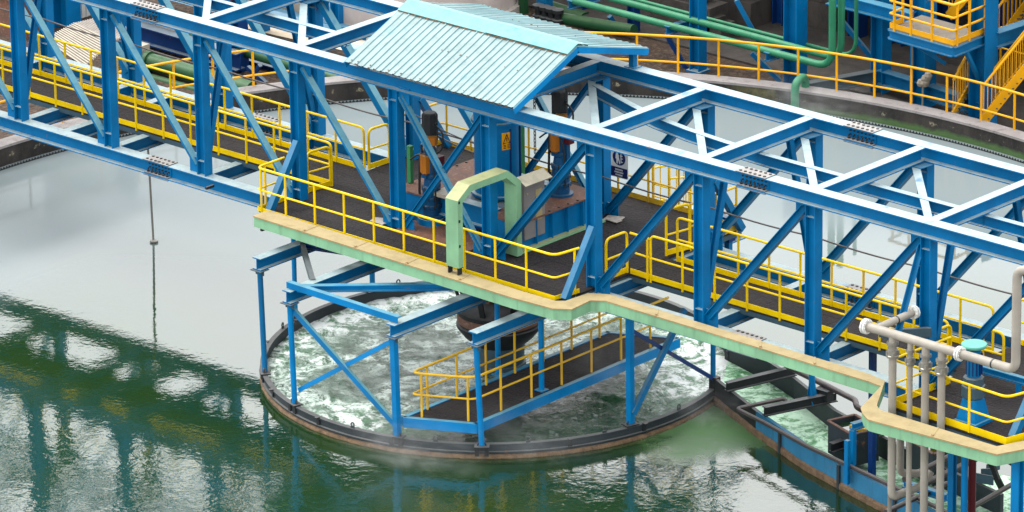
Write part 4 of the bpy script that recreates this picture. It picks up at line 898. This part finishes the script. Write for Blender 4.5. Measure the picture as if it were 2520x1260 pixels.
# ------------------------------------------------------------------ right-hand platform, manifold pipes, agitator
deck('platform', [(14.62, -1.45), (17.95, -1.62), (18.1, -1.2), (23, -1.2), (23, 3.4), (NODE['J'] - .098, 3.4), (NODE['J'] - .098, YN + .0), (14.62, .6)], 'dark mesh platform at the lower right around the capped agitator')
MK = az(2470, 1090, ZD)
rail('handrail', [(14.75, .45), (14.62, -1.40), (17.85, -1.58), (18.0, -1.0)], ZD, 'yellow handrail in front of the capped agitator, behind the cream pipes', fil=.18, toe=.16, mid=(.5,), group=GR, posts=[(14.64, -.9), (14.7, -1.41), (16.82, -1.53)])
rail('handrail', [(NODE['J'] - .1, 3.3), (19.5, 3.3)], ZD, 'far yellow handrail of the lower right platform', group=GR, fil=.2, ends='down')
hoop((NODE['J'] - .32, .55), (NODE['J'] - .32, 1.22), ZD, 'yellow hoop guard behind the cream pipe junction', group=HG)
hoop((NODE['J'] + .35, 1.5), (NODE['J'] + .9, 1.52), ZD, 'yellow hoop guard beside the right truss post', group=HG)
b = MB(); p = az(2440, 915, ZD + .3); b.ibeam((p.x - .5, p.y, .4), (p.x + .9, p.y + .02, .4), .12, .16); b.box((p.x - .42, p.y - .05, ZD), (p.x - .34, p.y + .05, .32)); b.box((p.x + .7, p.y - .05, ZD), (p.x + .78, p.y + .05, .32)); b.build('bench_beam', 'blue_clean', None, 'short blue beam on legs on the lower right platform deck', 'beam')
AG = V((16.72, -1.0, 0)); YA = AG.y
t = thing('agitator', (AG.x, AG.y, ZD), 'agitator with a round mint cap and a flared blue pedestal', 'agitator')
a_ = lambda y: ay(2395, y, YA)
AX = a_(1000).x
zs = {y: a_(y).z for y in (838, 850, 925, 945, 962, 1045)}
c = (AX, YA, 0)
MB().lathe(c, [(0, zs[850] + .06), (.27, zs[850] + .05), (.28, zs[850] + .02), (.26, zs[850] - .02), (0, zs[850] - .02)], 32).build('cap', 'mint', t)
MB().lathe(c, [(.15, zs[850] - .02), (.15, zs[925])], 24).build('motor', 'blue_old', t)
b = MB()
for i in range(12): a = 2 * pi * i / 12; b.box((AX + .15 * cos(a) - .012, YA + .15 * sin(a) - .012, zs[925] + .05), (AX + .175 * cos(a) + .012, YA + .175 * sin(a) + .012, zs[850] - .15))
b.build('cooling_fins', 'navy', t)
MB().lathe(c, [(.15, zs[925]), (.23, zs[925] - .02), (.23, zs[945]), (.26, zs[945] - .02), (.26, zs[962] - .1), (.22, zs[962] - .14)], 8, smooth=False).build('gearbox', 'slate', t)
MB().lathe(c, [(.22, zs[962] - .14), (.24, zs[962] - .18), (.36, ZD + .08), (.42, ZD + .07), (.42, ZD + .004)], 4, a0=pi / 4, a1=2 * pi + pi / 4, smooth=False).build('pedestal', 'blue_clean', t)
# manifold: cream header with drop pipes
ZM = 1.70; YM = -1.62
def hm(px): return ay(px, 840, YM)
xs = {k: az(k, y, ZM).x for k, y in ((2128, 800), (2367, 873), (2482, 906))}
H0 = ay(2126, 801, YM); H1 = ay(2490, 908, YM)
ZM = (H0.z + H1.z) / 2
t = thing('pipe_manifold', (H0.x, YM, ZM), 'cream pipe manifold with drop pipes and bolted couplings in front of the right platform', 'pipes')
top = ay(2507, 660, YM)
b = MB().tube([(H0.x, YM, ZM), (H1.x + .1, YM, ZM), (H1.x + .1, YM, ZM + 2.25), (H1.x + 1.3, YM + .3, ZM + 2.3)], .10, 16, .22, 7); b.build('header', 'pipe', t)
b = MB().tube([(H0.x + .32, YM + .03, ZM), (H0.x + .30, YM + 1.35, ZM)], .085, 14); b.build('branch', 'pipe', t)
def flange(P, ax, r=.17):
    b = MB(); P = V(P); A = V(ax); b.tube([P - A * .05, P - A * .012], r, 18); b.tube([P + A * .012, P + A * .05], r, 18)
    s_ = V((0, 0, 1)) if abs(A.z) < .5 else V((1, 0, 0)); u = A.cross(s_).normalized(); w = u.cross(A)
    for i in range(8): c_ = P + (u * cos(2 * pi * i / 8) + w * sin(2 * pi * i / 8)) * r * .8; b.tube([c_ - A * .075, c_ + A * .075], .016, 6)
    return b
flange((H0.x + .06, YM, ZM), (1, 0, 0), .17).build('flange', 'white', t); flange((ay(2362, 870, YM).x, YM, ZM), (1, 0, 0), .16).build('flange', 'white', t); flange((H0.x + .30, YM + 1.32, ZM), (0, 1, 0), .15).build('flange', 'white', t)
b = MB().tube([(ay(2443, 890, YM).x, YM, ZM), (ay(2446, 890, YM).x, YM, ZM)], .108, 16).tube([(H0.x + .31, YM + .7, ZM), (H0.x + .31, YM + .73, ZM)], .095, 14); b.build('clamp', 'black', t)
def coupling(x, y, z, r):
    b = MB().lathe((x, y, z), [(r * .7, .24), (r * 1.55, .24), (r * 1.55, .19), (r * 1.0, .18), (r * 1.0, .08), (r * 1.4, .07), (r * 1.4, -.05), (r * 1.55, -.06), (r * 1.55, -.11), (r * .8, -.12)], 16)
    for i in range(4): a = pi / 4 + i * pi / 2; b.lathe((x + r * 1.25 * cos(a), y + r * 1.25 * sin(a), z - .02), [(.045, -.04), (.045, .06), (0, .06)], 6); 
    return b
drops = [(2197, .085, 'U', 'pipe'), (2240, .06, '', 'pipe'), (2278, .085, '', 'pipe'), (2318, .085, '', 'pipe')]
for px, r, k_, mt in drops:
    p = ay(px, 850, YM); x = p.x
    zl = -5.0
    if k_ == 'U':
        zu = ay(px, 1225, YM).z; b = MB().tube([(x, YM, ZM - .05), (x, YM, zu), (x + .1, YM + .9, zu), (x + .12, YM + 1.2, zu + .25)], r, 14, .16)
    else: b = MB().tube([(x, YM, ZM - .05), (x, YM, zl)], r, 14)
    b.build('drop_pipe', mt, t)
    coupling(x, YM, ZM - .42 - (.06 if px > 2230 else 0), r).build('coupling', 'steel', t)
p = ay(2181, 850, YM - .1); MB().tube([(p.x, YM + .1, ZM - .3), (p.x - .05, YM + .1, -5)], .048, 10).build('drop_pipe', 'greypipe', t)
coupling(p.x, YM + .1, ZM - .25, .055).build('coupling', 'steel', t)
p = ay(2216, 1050, YM + .5); MB().tube([(p.x, YM + .5, -.4), (p.x, YM + .5, ay(2216, 1165, YM + .5).z), (p.x + .2, YM + 1.1, ay(2216, 1180, YM + .5).z)], .085, 12, .15).build('drop_pipe', 'pipe', t)
# dark pipes feeding across below the platform
DP = 'dark pipes below the right platform'
for i, (a, e, z, r, lb) in enumerate([((2205, 1225), (2400, 1130), -2.6, .075, 'dark pipe running from the bent cream pipe towards the back'),
                                      ((2225, 1180), (2480, 1050), -2.4, .065, 'upper dark sloping pipe below the right platform'),
                                      ((2180, 1260), (2330, 1190), -3.0, .06, 'lowest dark pipe at the bottom edge by the cream drop pipes'),
                                      ((2390, 1250), (2520, 1175), -2.6, .06, 'dark pipe at the lower right corner beside the red pipe'),
                                      ((2260, 1035), (2330, 1075), -1.8, .09, 'short dark pipe right behind the tray'),
                                      ((2440, 1110), (2520, 1160), -2.0, .055, 'thin dark pipe at the right edge over pale water')]):
    MB().tube([az(*a, z), az(*e, z)], r, 10).build('dark_pipe', 'darkpipe', None, lb, 'pipe', DP)
p = az(2392, 1040, ZD); x, y = AX, YA
MB().tube([(x, y, ZD - .25), (x, y, -4.6)], .085, 14).build('agitator_shaft', 'red', None, 'dark red vertical shaft below the capped agitator', 'shaft')
PG = 'blue posts under the right part of the bridge'
for px, py, w, mt, lb in ((2345, 1050, .14, 'blue_clean', 'bright blue post just left of the red shaft, rear one of two'), (2408, 1060, 0, 'blue_clean', 'bright blue round post left of the red shaft, front one of two'), (2505, 1130, .2, 'blue_clean', 'broad bright blue post at the right edge under the green tray')):
    p = az(px, py, -.15) if px != 2408 else az(2375, 1075, -.15)
    b = MB()
    if w: b.ibeam((p.x, p.y, -.15), (p.x, p.y, -4.6), w, w, (0, 1, 0))
    else: b.tube([(p.x, p.y, -.15), (p.x, p.y, -4.6)], .075, 12)
    b.build('support_post', mt, None, lb, 'post', PG)
b = MB(); A, B = az(2225, 1190, -3.0), az(2330, 1225, -3.0); b.ibeam(A, B, .14, .16); b.bar(A + V((.2, 0, -.08)), A + V((.5, -.2, -.8)), .08, .08); b.build('pipe_support', 'blue_clean', None, 'short blue support beam behind the cream drop pipes near the water', 'beam')
# weir plates and dark bracket at the lower right
b = MB()
for i in range(3):
    A = az(2400 + 14 * i, 1175 - 10 * i, -3.0); B = az(2428 + 10 * i, 1180 - 16 * i, -3.0); b.bar(A, B + (B - A) * .6, .03, .22)
b.build('weir_plates', 'slate', None, 'stack of tilted weir plates over foamy water at the lower right', 'plates')
b = MB().bar(az(2435, 1125, -1.8), az(2455, 1180, -2.3), .12, .1).bar(az(2455, 1178, -2.3), az(2420, 1120, -1.7), .05, .05).tube([az(2450, 1170, -2.3), az(2465, 1200, -2.7)], .08, 8); b.build('hanging_bracket', 'black', None, 'dark hanging bracket under the right platform over pale water', 'bracket')
MB().add([az(x, y, ZW + .06) for x, y in ((2330, 1190), (2450, 1165), (2560, 1190), (2620, 1330), (2300, 1300))], [(4, 3, 2, 1, 0)]).build('channel_water', 'channelwater', kind='structure')
# ------------------------------------------------------------------ things in and on the water / wall
p = az(379, 596, ZW); q2 = az(371, 340, -.5)
MB().tube([(p.x, p.y, ZW - .6), (p.x - .12, p.y, -.36)], .028, 8).lathe((p.x, p.y, ZW + .02), [(.0, 0), (.11, .0), (.11, .03), (0, .05)], 12).build('dip_rod', 'greypipe', None, 'thin grey dip rod hanging from the bridge into the still water', 'rod')
jp = TC + V((cos(radians(107)), sin(radians(107)))) * 18.05
b = MB(); p1 = az(1945, 240, ZT); d = V((p1.x - TC.x, p1.y - TC.y)).normalized()
P0 = TC + d * (18.05 - .35); P1 = TC + d * (18.05 + .35)
b.tube([(P0.x, P0.y, ZT - .75), (P0.x, P0.y, ZT + .32), (P1.x, P1.y, ZT + .32), (P1.x, P1.y, ZT - .9)], .11, 14, .28, 8); b.build('gooseneck_pipe', 'gpipe', None, 'green gooseneck pipe hooked over the basin wall', 'pipe')
# handrail on the far wall
def wallrail(d0, d1, step, label, toe=0):
    pts = [ringpt(radians(d), .40) for d in [d0 + (d1 - d0) * i / 40 for i in range(41)]]
    k = int(abs(d1 - d0) / 180 * pi * 18.4 / step); pp = [ringpt(radians(d0 + (d1 - d0) * i / k), .40) for i in range(k + 1)]
    return rail('wall_handrail', pts, ZT, label, h=1.02, toe=0, mid=(.30,), mat='amber', posts=pp, fil=0, r=.036, group='handrails on the basin wall')
wallrail(72, 142, 1.12, 'amber handrail on the far basin wall, right of and behind the roof')
wallrail(150, 196, 1.12, 'amber handrail on the basin wall at the left, below the bridge walkway')
# ------------------------------------------------------------------ background plant, right: steel framed building on columns
t = thing('steel_building', (-6, 24, GZ), 'blue steel framed plant building with a dark open ground floor behind the basin', 'building')
def col(px, py, Y, w, mat, z1=.2, face=.32):
    p = ay(px, py, Y); x = p.x; b = MB()
    b.ibeam((x, Y, GZ), (x, Y, z1), w, w * 1.0, (1, 0, 0), .03, .03); b.box((x - w * .7, Y - w * .7, GZ), (x + w * .7, Y + w * .7, GZ + .05)); b.build('column', mat, t); return V((x, Y, 0))
CL = {}
for nm, px, Y, w, mt in (('a', 1718, 22.9, .34, 'blue'), ('b', 1957, 23.3, .46, 'blue'), ('c', 2168, 24.6, .40, 'blue'), ('d', 2272, 24.4, .50, 'blue'), ('e', 2420, 24.0, .54, 'blue'),
                     ('f', 1620, 28.5, .34, 'navy'), ('g', 1800, 30, .36, 'navy'), ('h', 1922, 27.5, .36, 'navy'), ('i', 2110, 28.0, .40, 'navy'), ('j', 2215, 28.2, .42, 'navy'), ('k', 2470, 29.5, .5, 'navy'), ('l', 1435, 25.0, .28, 'navy'), ('m', 1560, 24.3, .26, 'navy'), ('n', 2330, 29.6, .42, 'navy')):
    CL[nm] = col(px, 150, Y, w, mt)
def beam(A, B, w, h, mt='blue_old'): MB().ibeam(A, B, w, h, (0, 0, 1), .03, .025).build('beam', mt, t)
zl_ = az(2165, 165, -2.8).z
c_, e_ = CL['c'], CL['e']
ztop = ay(2165, 168, 24.6).z
beam((c_.x, 24.55, ztop - .2), (CL['d'].x, 24.4, ztop - .2), .3, .4); beam((CL['d'].x, 24.4, ztop - .2), (e_.x, 24.1, ztop - .2), .3, .4)
A = ay(2030, 222, 21.95); beam((c_.x - .1, 24.45, ztop - .2), (A.x - 1.2, 21.4 + .95, A.z - .35), .26, .34, 'slate')
zt2 = ay(2100, 0, 24.5).z
A, B = ay(2040, -8, 24.2), ay(2200, 34, 24.2); beam(A, B + (B - A) * .3, .3, .36, 'blue_clean')
A, B = ay(2440, 92, 24.3), ay(2530, 45, 26.6); beam((e_.x + .2, 24.2, A.z), (e_.x + .6, 29.5, A.z), .34, .42, 'blue_old')
for a, e, Y in (((1640, 85), (1705, 195), 22.6), ((1812, 0), (1872, 110), 23.6), ((2075, 55), (2160, 160), 24.6), ((1500, 40), (1530, 90), 24.2), ((1850, 130), (1920, 200), 23.0)):
    MB().bar(ay(*a, Y), ay(*e, Y + .4), .13, .12).build('brace', 'blue_old' if a[0] != 1640 else 'navy', t)
MB().box((-30, 24.2, GZ + .01), (10, 40, GZ + .06)).build('shade_floor', 'darkconc', kind='structure')  # shade under the building painted as a dark floor
# unseen slab added overhead to keep the ground floor in shade; dark rear wall
MB().box((-30, 25.6, .3), (8, 42, .5)).build('shade_slab', 'darkconc', t)
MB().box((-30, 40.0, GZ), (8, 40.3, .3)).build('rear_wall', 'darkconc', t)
for i, (px, py, sx, sy, sz) in enumerate(((2360, 195, 1.6, .5, .5), (2330, 215, 2.4, .9, .3), (1560, 120, 2.2, .8, .9), (1640, 130, 1.2, .6, .5), (1780, 60, 2.0, 1.0, .8), (1880, 30, 2.2, 1, 1.0), (2000, 70, 1.6, 1, .8))):
    p = az(px, py, GZ); p.y = max(p.y, 25.2); b = MB().box((p.x - sx / 2, p.y, GZ), (p.x + sx / 2, p.y + sy, GZ + sz)); b.box((p.x - sx * .4, p.y + .1, GZ + sz), (p.x + sx * .3, p.y + sy * .8, GZ + sz * 1.3)); b.build('machine_plinth', 'darkconc', t)
# green pipes on stub brackets
GPG = 'green pipes along the blue building'
def gp(pts, r, label):
    MB().tube(pts, r, 14, .55, 8).build('green_pipe', 'gpipe', None, label, 'pipe', GPG)
Y1 = 22.55
def zY(px, py, Y): return ay(px, py, Y)
def along(p0, p1, Y):
    A, B = ay(*p0, Y), ay(*p1, Y); return A, B
A, B = along((1415, 3), (2030, 162), 22.45); B.z = A.z + (B.z - A.z); gp([A + (A - B) * .02, B + (B - A).normalized() * .25, B + (B - A).normalized() * .25 + V((0, 0, 3.6))], .10, 'lowest thick green pipe sloping behind the roof and turning upright')
A, B = along((1490, -8), (2045, 140), 22.8); gp([A, B + (B - A).normalized() * .35, B + (B - A).normalized() * .35 + V((0, 0, 3.6))], .095, 'middle thick green pipe sloping beside the lowest one')
A, B = along((1530, -10), (2085, 136), 23.5); gp([A, B + (B - A).normalized() * .3, B + (B - A).normalized() * .3 + V((0, 0, 3.6))], .055, 'thin green pipe above the two thick ones')
b_i = 0
for px, py in ((1400, 12), (1640, 75), (1885, 140)):
    A = ay(px, py, 22.3); MB().ibeam(A, (A.x + .1, 23.4, A.z), .2, .24, (0, 0, 1), .02, .02).build('pipe_bracket', 'blue_old', t)
# small access platform with yellow railings
PF = [ay(2190, 72, 22.6), ay(2346, 112, 22.4), ay(2424, 78, 24.1)]
zp = sum(p.z for p in PF) / 3
q0, q1, q2 = az(2190, 68, zp), az(2346, 112, zp), az(2424, 80, zp); q3 = q0 + (q2 - q1)
t2 = thing('access_platform', q1, 'small grey floored platform with blue edge beams on the blue building', 'platform')
MB().prism([(p.x, p.y) for p in (q0, q1, q2, q3)], zp - .05, zp).build('floor', 'darkconc' if 0 else 'greyfloor', t2)
b = MB()
for a, e in ((q0, q1), (q1, q2), (q3, q0)):
    d = (e - a).normalized(); b.ibeam(a + V((0, 0, -.18)), e + V((0, 0, -.18)), .16, .26)
b.build('edge_beam', 'blue_old', t2)
MB().bar(q0 + (q1 - q0) * .45 + V((0, 0, -.3)), q0 + (q1 - q0) * .62 + V((-.1, .8, -.9)), .1, .1).build('knee_brace', 'blue_old', t2); MB().bar(q1 + (q2 - q1) * .4 + V((0, 0, -.3)), q2 + V((-.1, -.1, -1.3)), .1, .1).build('knee_brace', 'blue_old', t2)
dn = V((0, 0, 0))
rail('platform_railing', [q3 * .4 + q0 * .6, q0, q1, q2], zp, 'bright yellow railing round the small access platform at the upper right', h=1.1, toe=.14, mid=(.4, .75), fil=.05, step=.85, r=.04, mat='amber', group='yellow railings at the upper right')
# stairs with slatted yellow balustrades
def stair(A, B, w, label, n_st=14, solid=True):
    """flight from the foot A up to B, width vector w"""
    t = thing('staircase', A, label, 'stairs', 'yellow staircases')
    for o in (V((0, 0, 0)), w):
        MB().bar(A + o, B + o, .05, .26).build('stringer', 'amber', t)
        MB().tube([A + o + V((0, 0, 1.0)), B + o + V((0, 0, 1.0))], .035, 8).build('top_rail', 'amber', t)
        b = MB(); L = (B - A).length; k = int(L / .17)
        for i in range(k + 1): p = lerp(A, B, i / k) + o; b.tube([p, p + V((0, 0, 1.0))], .014, 6, cap=False)
        b.build('balusters', 'amber', t)
    b = MB()
    for i in range(n_st): p = lerp(A, B, (i + .5) / n_st); b.bar(p, p + w, .22, .03)
    b.build('treads', 'slate', t); return t
A, B = ay(2420, 298, 23.2), ay(2560, 125, 24.4); stair(A, B, V((-.45, .85, 0)), 'yellow staircase rising to the right past the big blue column')
A, B = ay(2345, 285, 23.1), ay(2412, 170, 24.9); stair(A, B, V((-.4, .7, 0)), 'short yellow staircase at the foot of the big blue column, left side', 10)
A, B = ay(2335, 40, 25.6), ay(2420, -60, 25.6); stair(A, B, V((-.1, .8, 0)), 'yellow staircase above the small access platform', 12)
A, B = ay(2448, 115, 26.0), ay(2530, 5, 27.0); stair(A, B, V((-.3, .8, 0)), 'yellow staircase at the upper right corner behind the blue column', 12)
q = ay(2500, 85, 25.5); rail('platform_railing', [(q.x - .5, 25.5), (q.x + 2, 25.4)], q.z - 1.0, 'amber railing at the upper right edge behind the blue beam', h=1.1, toe=0, mat='amber', group='yellow railings at the upper right')
p = ay(2275, 196, 24.05); b = MB(); random.seed(2)
for i in range(6): u = V((random.uniform(-.13, .13), 0, random.uniform(-.14, .14))); b.lathe(p + u, [(0, -.12), (.09, -.08), (.12, 0), (.08, .09), (0, .12)], 8)
b.tube([p + V((-.05, 0, -.1)), (p.x - .06, 24.05, GZ)], .025, 6); b.build('rag_bundle', 'beige', None, 'pale wrapped bundle tied to a blue column', 'bundle')
p = ay(2245, 190, 24.0); MB().tube([(p.x, 24.0, GZ), (p.x, 24.0, -1.2)], .03, 6).build('wall_conduit', 'greypipe', None, 'thin grey conduit climbing beside the blue column', 'conduit')
# ------------------------------------------------------------------ background, left
t = thing('lean_to_roof', az(180, 110, -2.6), 'weathered beige ribbed sheet roof behind the walkway at the left', 'roof')
P = [ay(118, 98, 12.2), ay(180, 62, 13.4), ay(262, 110, 12.6), ay(212, 164, 11.2)]
zr_ = -2.45
Q = [az(112, 98, zr_ - .15), az(182, 60, zr_ + .2), az(275, 105, zr_ - .05), az(210, 166, zr_ - .45)]
n_ = 14; b = MB(); vs = []; k = 4 * n_ + 1
for f, (a, e) in ((0, (Q[0], Q[1])), (1, (Q[3], Q[2]))):
    for i in range(n_):
        for u, h in ((0, 0), (.6, 0), (.68, .05), (.92, .05)): vs.append(lerp(a, e, (i + u) / n_) + V((0, 0, h)))
    vs.append(V(e))
b.add(vs, [(i, i + 1, k + i + 1, k + i) for i in range(k - 1)]); o = b.build('roof_sheet', 'beige', t); md = o.modifiers.new('thick', 'SOLIDIFY'); md.thickness = .01
Q2 = [Q[1] + V((0, 0, .0)), az(262, 40, zr_ + .1), az(330, 82, zr_ - .25), Q[2]]
b = MB(); vs = []
for f, (a, e) in ((0, (Q2[0], Q2[1])), (1, (Q2[3], Q2[2]))):
    for i in range(n_):
        for u, h in ((0, 0), (.6, 0), (.68, .04), (.92, .04)): vs.append(lerp(a, e, (i + u) / n_) + V((0, 0, h)))
    vs.append(V(e))
b.add(vs, [(i, i + 1, k + i + 1, k + i) for i in range(k - 1)]); o = b.build('roof_sheet', 'conc', t); md = o.modifiers.new('thick', 'SOLIDIFY'); md.thickness = .01
b = MB()
for p in Q: b.bar((p.x, p.y, GZ), (p.x, p.y, p.z - .03), .12, .12)
b.build('leg', 'black', t)
t = thing('pipe_rack', (-20, 13, GZ), 'blue steel pipe rack with long beams and columns behind the left half of the bridge', 'pipe rack')
def rbeam(a, e, Y, w, h, mt): MB().ibeam(ay(*a, Y), ay(*e, Y), w, h, (0, 0, 1), .04, .03).build('beam', mt, t)
rbeam((318, 72), (592, 152), 14.6, .36, .50, 'navy'); rbeam((556, 144), (860, 232), 15.4, .30, .40, 'navy')
rbeam((380, -30), (830, 85), 17.5, .28, .34, 'blue_old'); rbeam((560, 8), (900, 90), 19.0, .28, .34, 'blue_old')
for px, Y, w, mt in ((168, 14.5, .55, 'blue'), (120, 15.5, .40, 'navy'), (500, 15.6, .34, 'blue'), (590, 14.9, .34, 'navy'), (645, 17.8, .34, 'blue'), (645 - 345, 13.4, .40, 'blue'), (835, 19.2, .34, 'blue')):
    p = ay(px, 100, Y); MB().ibeam((p.x, Y, GZ), (p.x, Y, -.6 if px in (590, 500) else .4), w, w, (1, 0, 0), .03, .03).build('column', mt, t)
for a, e, Y in (((610, 165), (655, 205), 14.6), ((640, 160), (600, 215), 14.6), ((420, 55), (480, 150), 15.0)): MB().bar(ay(*a, Y), ay(*e, Y), .12, .1).build('brace', 'navy', t)
LP = 'pipes behind the left half of the bridge'
MB().tube([ay(365, 150, 13.2), ay(620, 222, 13.2)], .24, 18).tube([ay(362, 149, 13.2), ay(372, 152, 13.2)], .30, 18).build('dark_green_pipe', 'dgreen', None, 'thick dark green pipe with a flanged end behind the left walkway', 'pipe', LP)
MB().tube([ay(325, 180, 12.9), ay(560, 245, 12.9)], .13, 14).build('dark_green_pipe', 'dgreen', None, 'thinner dark green pipe below the thick one behind the left walkway', 'pipe', LP)
MB().tube([ay(300, 38, 15.0), ay(900, 215, 15.0)], .15, 14).build('dark_green_pipe', 'dgreen', None, 'green pipe resting on the long navy beam', 'pipe', LP)
MB().tube([ay(390, -6, 18.3), ay(900, 130, 18.3)], .16, 16).build('pale_blue_pipe', 'lblue', None, 'long pale blue pipe on the rear of the pipe rack', 'pipe', LP)
MB().tube([ay(800, 95, 19.6), ay(960, 138, 19.6)], .14, 14).build('cream_pipe', 'pipe', None, 'cream pipe end beside the left corner of the teal roof', 'pipe', LP)
p = ay(350, 140, 13.2); t = thing('valve', p - V((0, 0, .5)), 'pale valve with a boxed actuator at the end of the thick dark green pipe', 'valve')
MB().box((p.x - .35, 12.95, p.z - .05), (p.x + .1, 13.4, p.z + .35)).build('actuator', 'beige', t); MB().lathe((p.x - .05, 13.1, p.z - .5), [(0, 0), (.2, .02), (.2, .12), (.1, .16), (.1, .3), (.2, .32), (.2, .45), (0, .46)], 16).build('body', 'beige', t)
# pale round storage tank
pc = az(1010, 30, GZ); cxy = V((-25.0, 24.6)); 
t = thing('storage_tank', (*cxy, GZ), 'large pale round storage tank behind the roof at the top edge', 'tank')
L_, R_ = az(768, 60, GZ), az(1252, 40, GZ); mid = (L_ + R_) / 2; rad = (R_ - L_).length / 2; nrm = V((FWD.x, FWD.y, 0)).normalized(); cc = mid + nrm * rad * .55
rad = hypot(rad, rad * .55) * .98
MB().lathe((cc.x, cc.y, GZ), [(rad, 0), (rad, 7), (0, 8)], 64).build('shell', 'pink', t); MB().lathe((cc.x, cc.y, GZ), [(rad + .15, 0), (rad + .15, .25), (rad, .26)], 64).build('base_ring', 'conc', t)
# pumps and pipework by the tank
t = thing('pump_set', az(1310, 30, GZ), 'dark pump and dark green pipework beyond the far corner of the teal roof', 'pump')
MB().tube([ay(1330, 20, 24.6), ay(1440, 55, 24.6)], .3, 16).build('suction_pipe', 'dgreen', t); MB().tube([ay(1360, 42, 23.8), ay(1560, 75, 23.8)], .17, 14).build('delivery_pipe', 'dgreen', t)
b = MB()
for i in range(4): p = ay(1325 + 16 * i, 28 + 4 * i, 23.6); b.lathe(p, [(0, -.2), (.17, -.2), (.17, -.1), (.1, -.08), (.1, .08), (.17, .1), (.17, .2), (0, .22)], 12)
b.build('valve_bodies', 'black', t); p = ay(1345, 3, 24); MB().box((p.x - .2, 23.8, p.z - .15), (p.x + .15, 24.1, p.z + .2)).build('motor', 'blue_old', t)
p = ay(1288, 20, 23.7); MB().bar((p.x, 23.7, GZ), (p.x, 23.7, 1), .2, .2).build('stand', 'dgreen', t)
# pale hardstanding, low building and concrete plinths at the upper left
q = [az(x, y, GZ + .012) for x, y in ((-60, 10), (-60, 90), (130, 60), (130, -30))]; MB().add(q, [(0, 1, 2, 3)]).build('hardstanding', 'peach', kind='structure')
q = [az(x, y, GZ + .012) for x, y in ((560, 22), (560, 60), (960, 150), (960, 100))]; MB().add(q, [(0, 1, 2, 3)]).build('hardstanding', 'peach', kind='structure')
t = thing('plant_shed', az(230, 20, GZ), 'pale ribbed metal shed with a dark window at the top left', 'shed')
A = az(95, 75, GZ); B = az(310, 10, GZ); d = (B - A); d.z = 0; dn = d.normalized(); n_ = V((-dn.y, dn.x, 0)); n_ = n_ if n_.y > 0 else -n_
b = MB(); k = 40
for i in range(k): p = A + d * (i / k); b.bar(p + d / k * .5, p + d / k * .5 + V((0, 0, 6)), d.length / k * (.7 if i % 2 else 1.0), .10 + .03 * (i % 2), n_)
b.build('wall', 'white', t); b = MB().bar(A + d * .2 + V((0, 0, .8)) - n_ * .08, A + d * .36 + V((0, 0, .8)) - n_ * .08, .06, .7); b.build('window', 'black', t)
b = MB().bar(A - n_ * .35 + V((0, 0, 1.55)), A + d - n_ * .35 + V((0, 0, 1.55)), .6, .25); b.build('eave_pipe', 'black', t)
for i, (px, py, sx, sy, sz, mt, lb) in enumerate(((370, 95, 2.4, .6, .9, 'conc', 'stained pale concrete block behind the long navy beam'), (700, 20, 1.6, .8, .9, 'beige', 'brown plinth beside the pale storage tank'), (20, 70, 1.0, .8, 1.2, 'rust', 'brown rusty block at the far left edge'))):
    p = az(px, py + 20, GZ); MB().box((p.x - sx / 2, p.y, GZ), (p.x + sx / 2, p.y + sy, GZ + sz)).box((p.x - sx / 2 - .06, p.y - .06, GZ + sz - .12), (p.x + sx / 2 + .06, p.y + sy + .06, GZ + sz + .02)).build('plinth', mt, None, lb, 'plinth')
# ------------------------------------------------------------------ steam rising from the hot water
def steam(c, size, dens, seed, label):
    m = bpy.data.materials.new('steam'); m.use_nodes = True; t = m.node_tree; t.nodes.remove(t.nodes['Principled BSDF'])
    v = t.nodes.new('ShaderNodeVolumePrincipled'); t.links.new(v.outputs[0], t.nodes['Material Output'].inputs['Volume'])
    v.inputs['Color'].default_value = (.95, .97, .97, 1); v.inputs['Anisotropy'].default_value = .2
    n = N(t); tc = n.new('TexCoord'); ob = tc.outputs['Object']
    ln = n.new('VectorMath', operation='LENGTH'); n.put(ln.inputs[0], ob)
    fall = n.ramp(ln.outputs['Value'], 1.0, .15, True)
    cl = n.ramp(n.noise(1.6 + seed * .07, 4, .6, 1.2, ob), .40, .70, True)
    n.put(v.inputs['Density'], n.mul(n.mul(fall, cl), dens))
    b = MB(); prof = [(0, -1)] + [(cos(a), sin(a)) for a in [(-pi / 2) + pi * i / 12 for i in range(1, 12)]] + [(0, 1)]
    b.lathe((0, 0, 0), prof, 20); me = bpy.data.meshes.new('steam'); me.from_pydata(b.v, [], b.f); me.materials.append(m)
    o = bpy.data.objects.new('steam', me); S.collection.objects.link(o); o.location = c; o.scale = size; tag(o, label, 'steam', None, 'stuff'); return o
steam((5.0, -2.2, -2.75), (2.6, 1.6, .95), .13, 1, 'thin steam rising in front of the dark ring')
steam((4.4, 1.2, -2.2), (1.8, 1.6, 1.1), .12, 2, 'thin steam over the low service walkway')
steam((-5.6, 20.6, -3.0), (2.6, 1.4, .75), .30, 3, 'thin steam along the far basin wall')
steam((6.3, 2.2, -3.2), (1.4, 1.0, .6), .40, 4, 'thin steam over the green outlet by the channel')
steam((3.0, -4.2, -3.05), (2.6, 1.6, .65), .34, 5, 'thin steam on the near water below the ring')
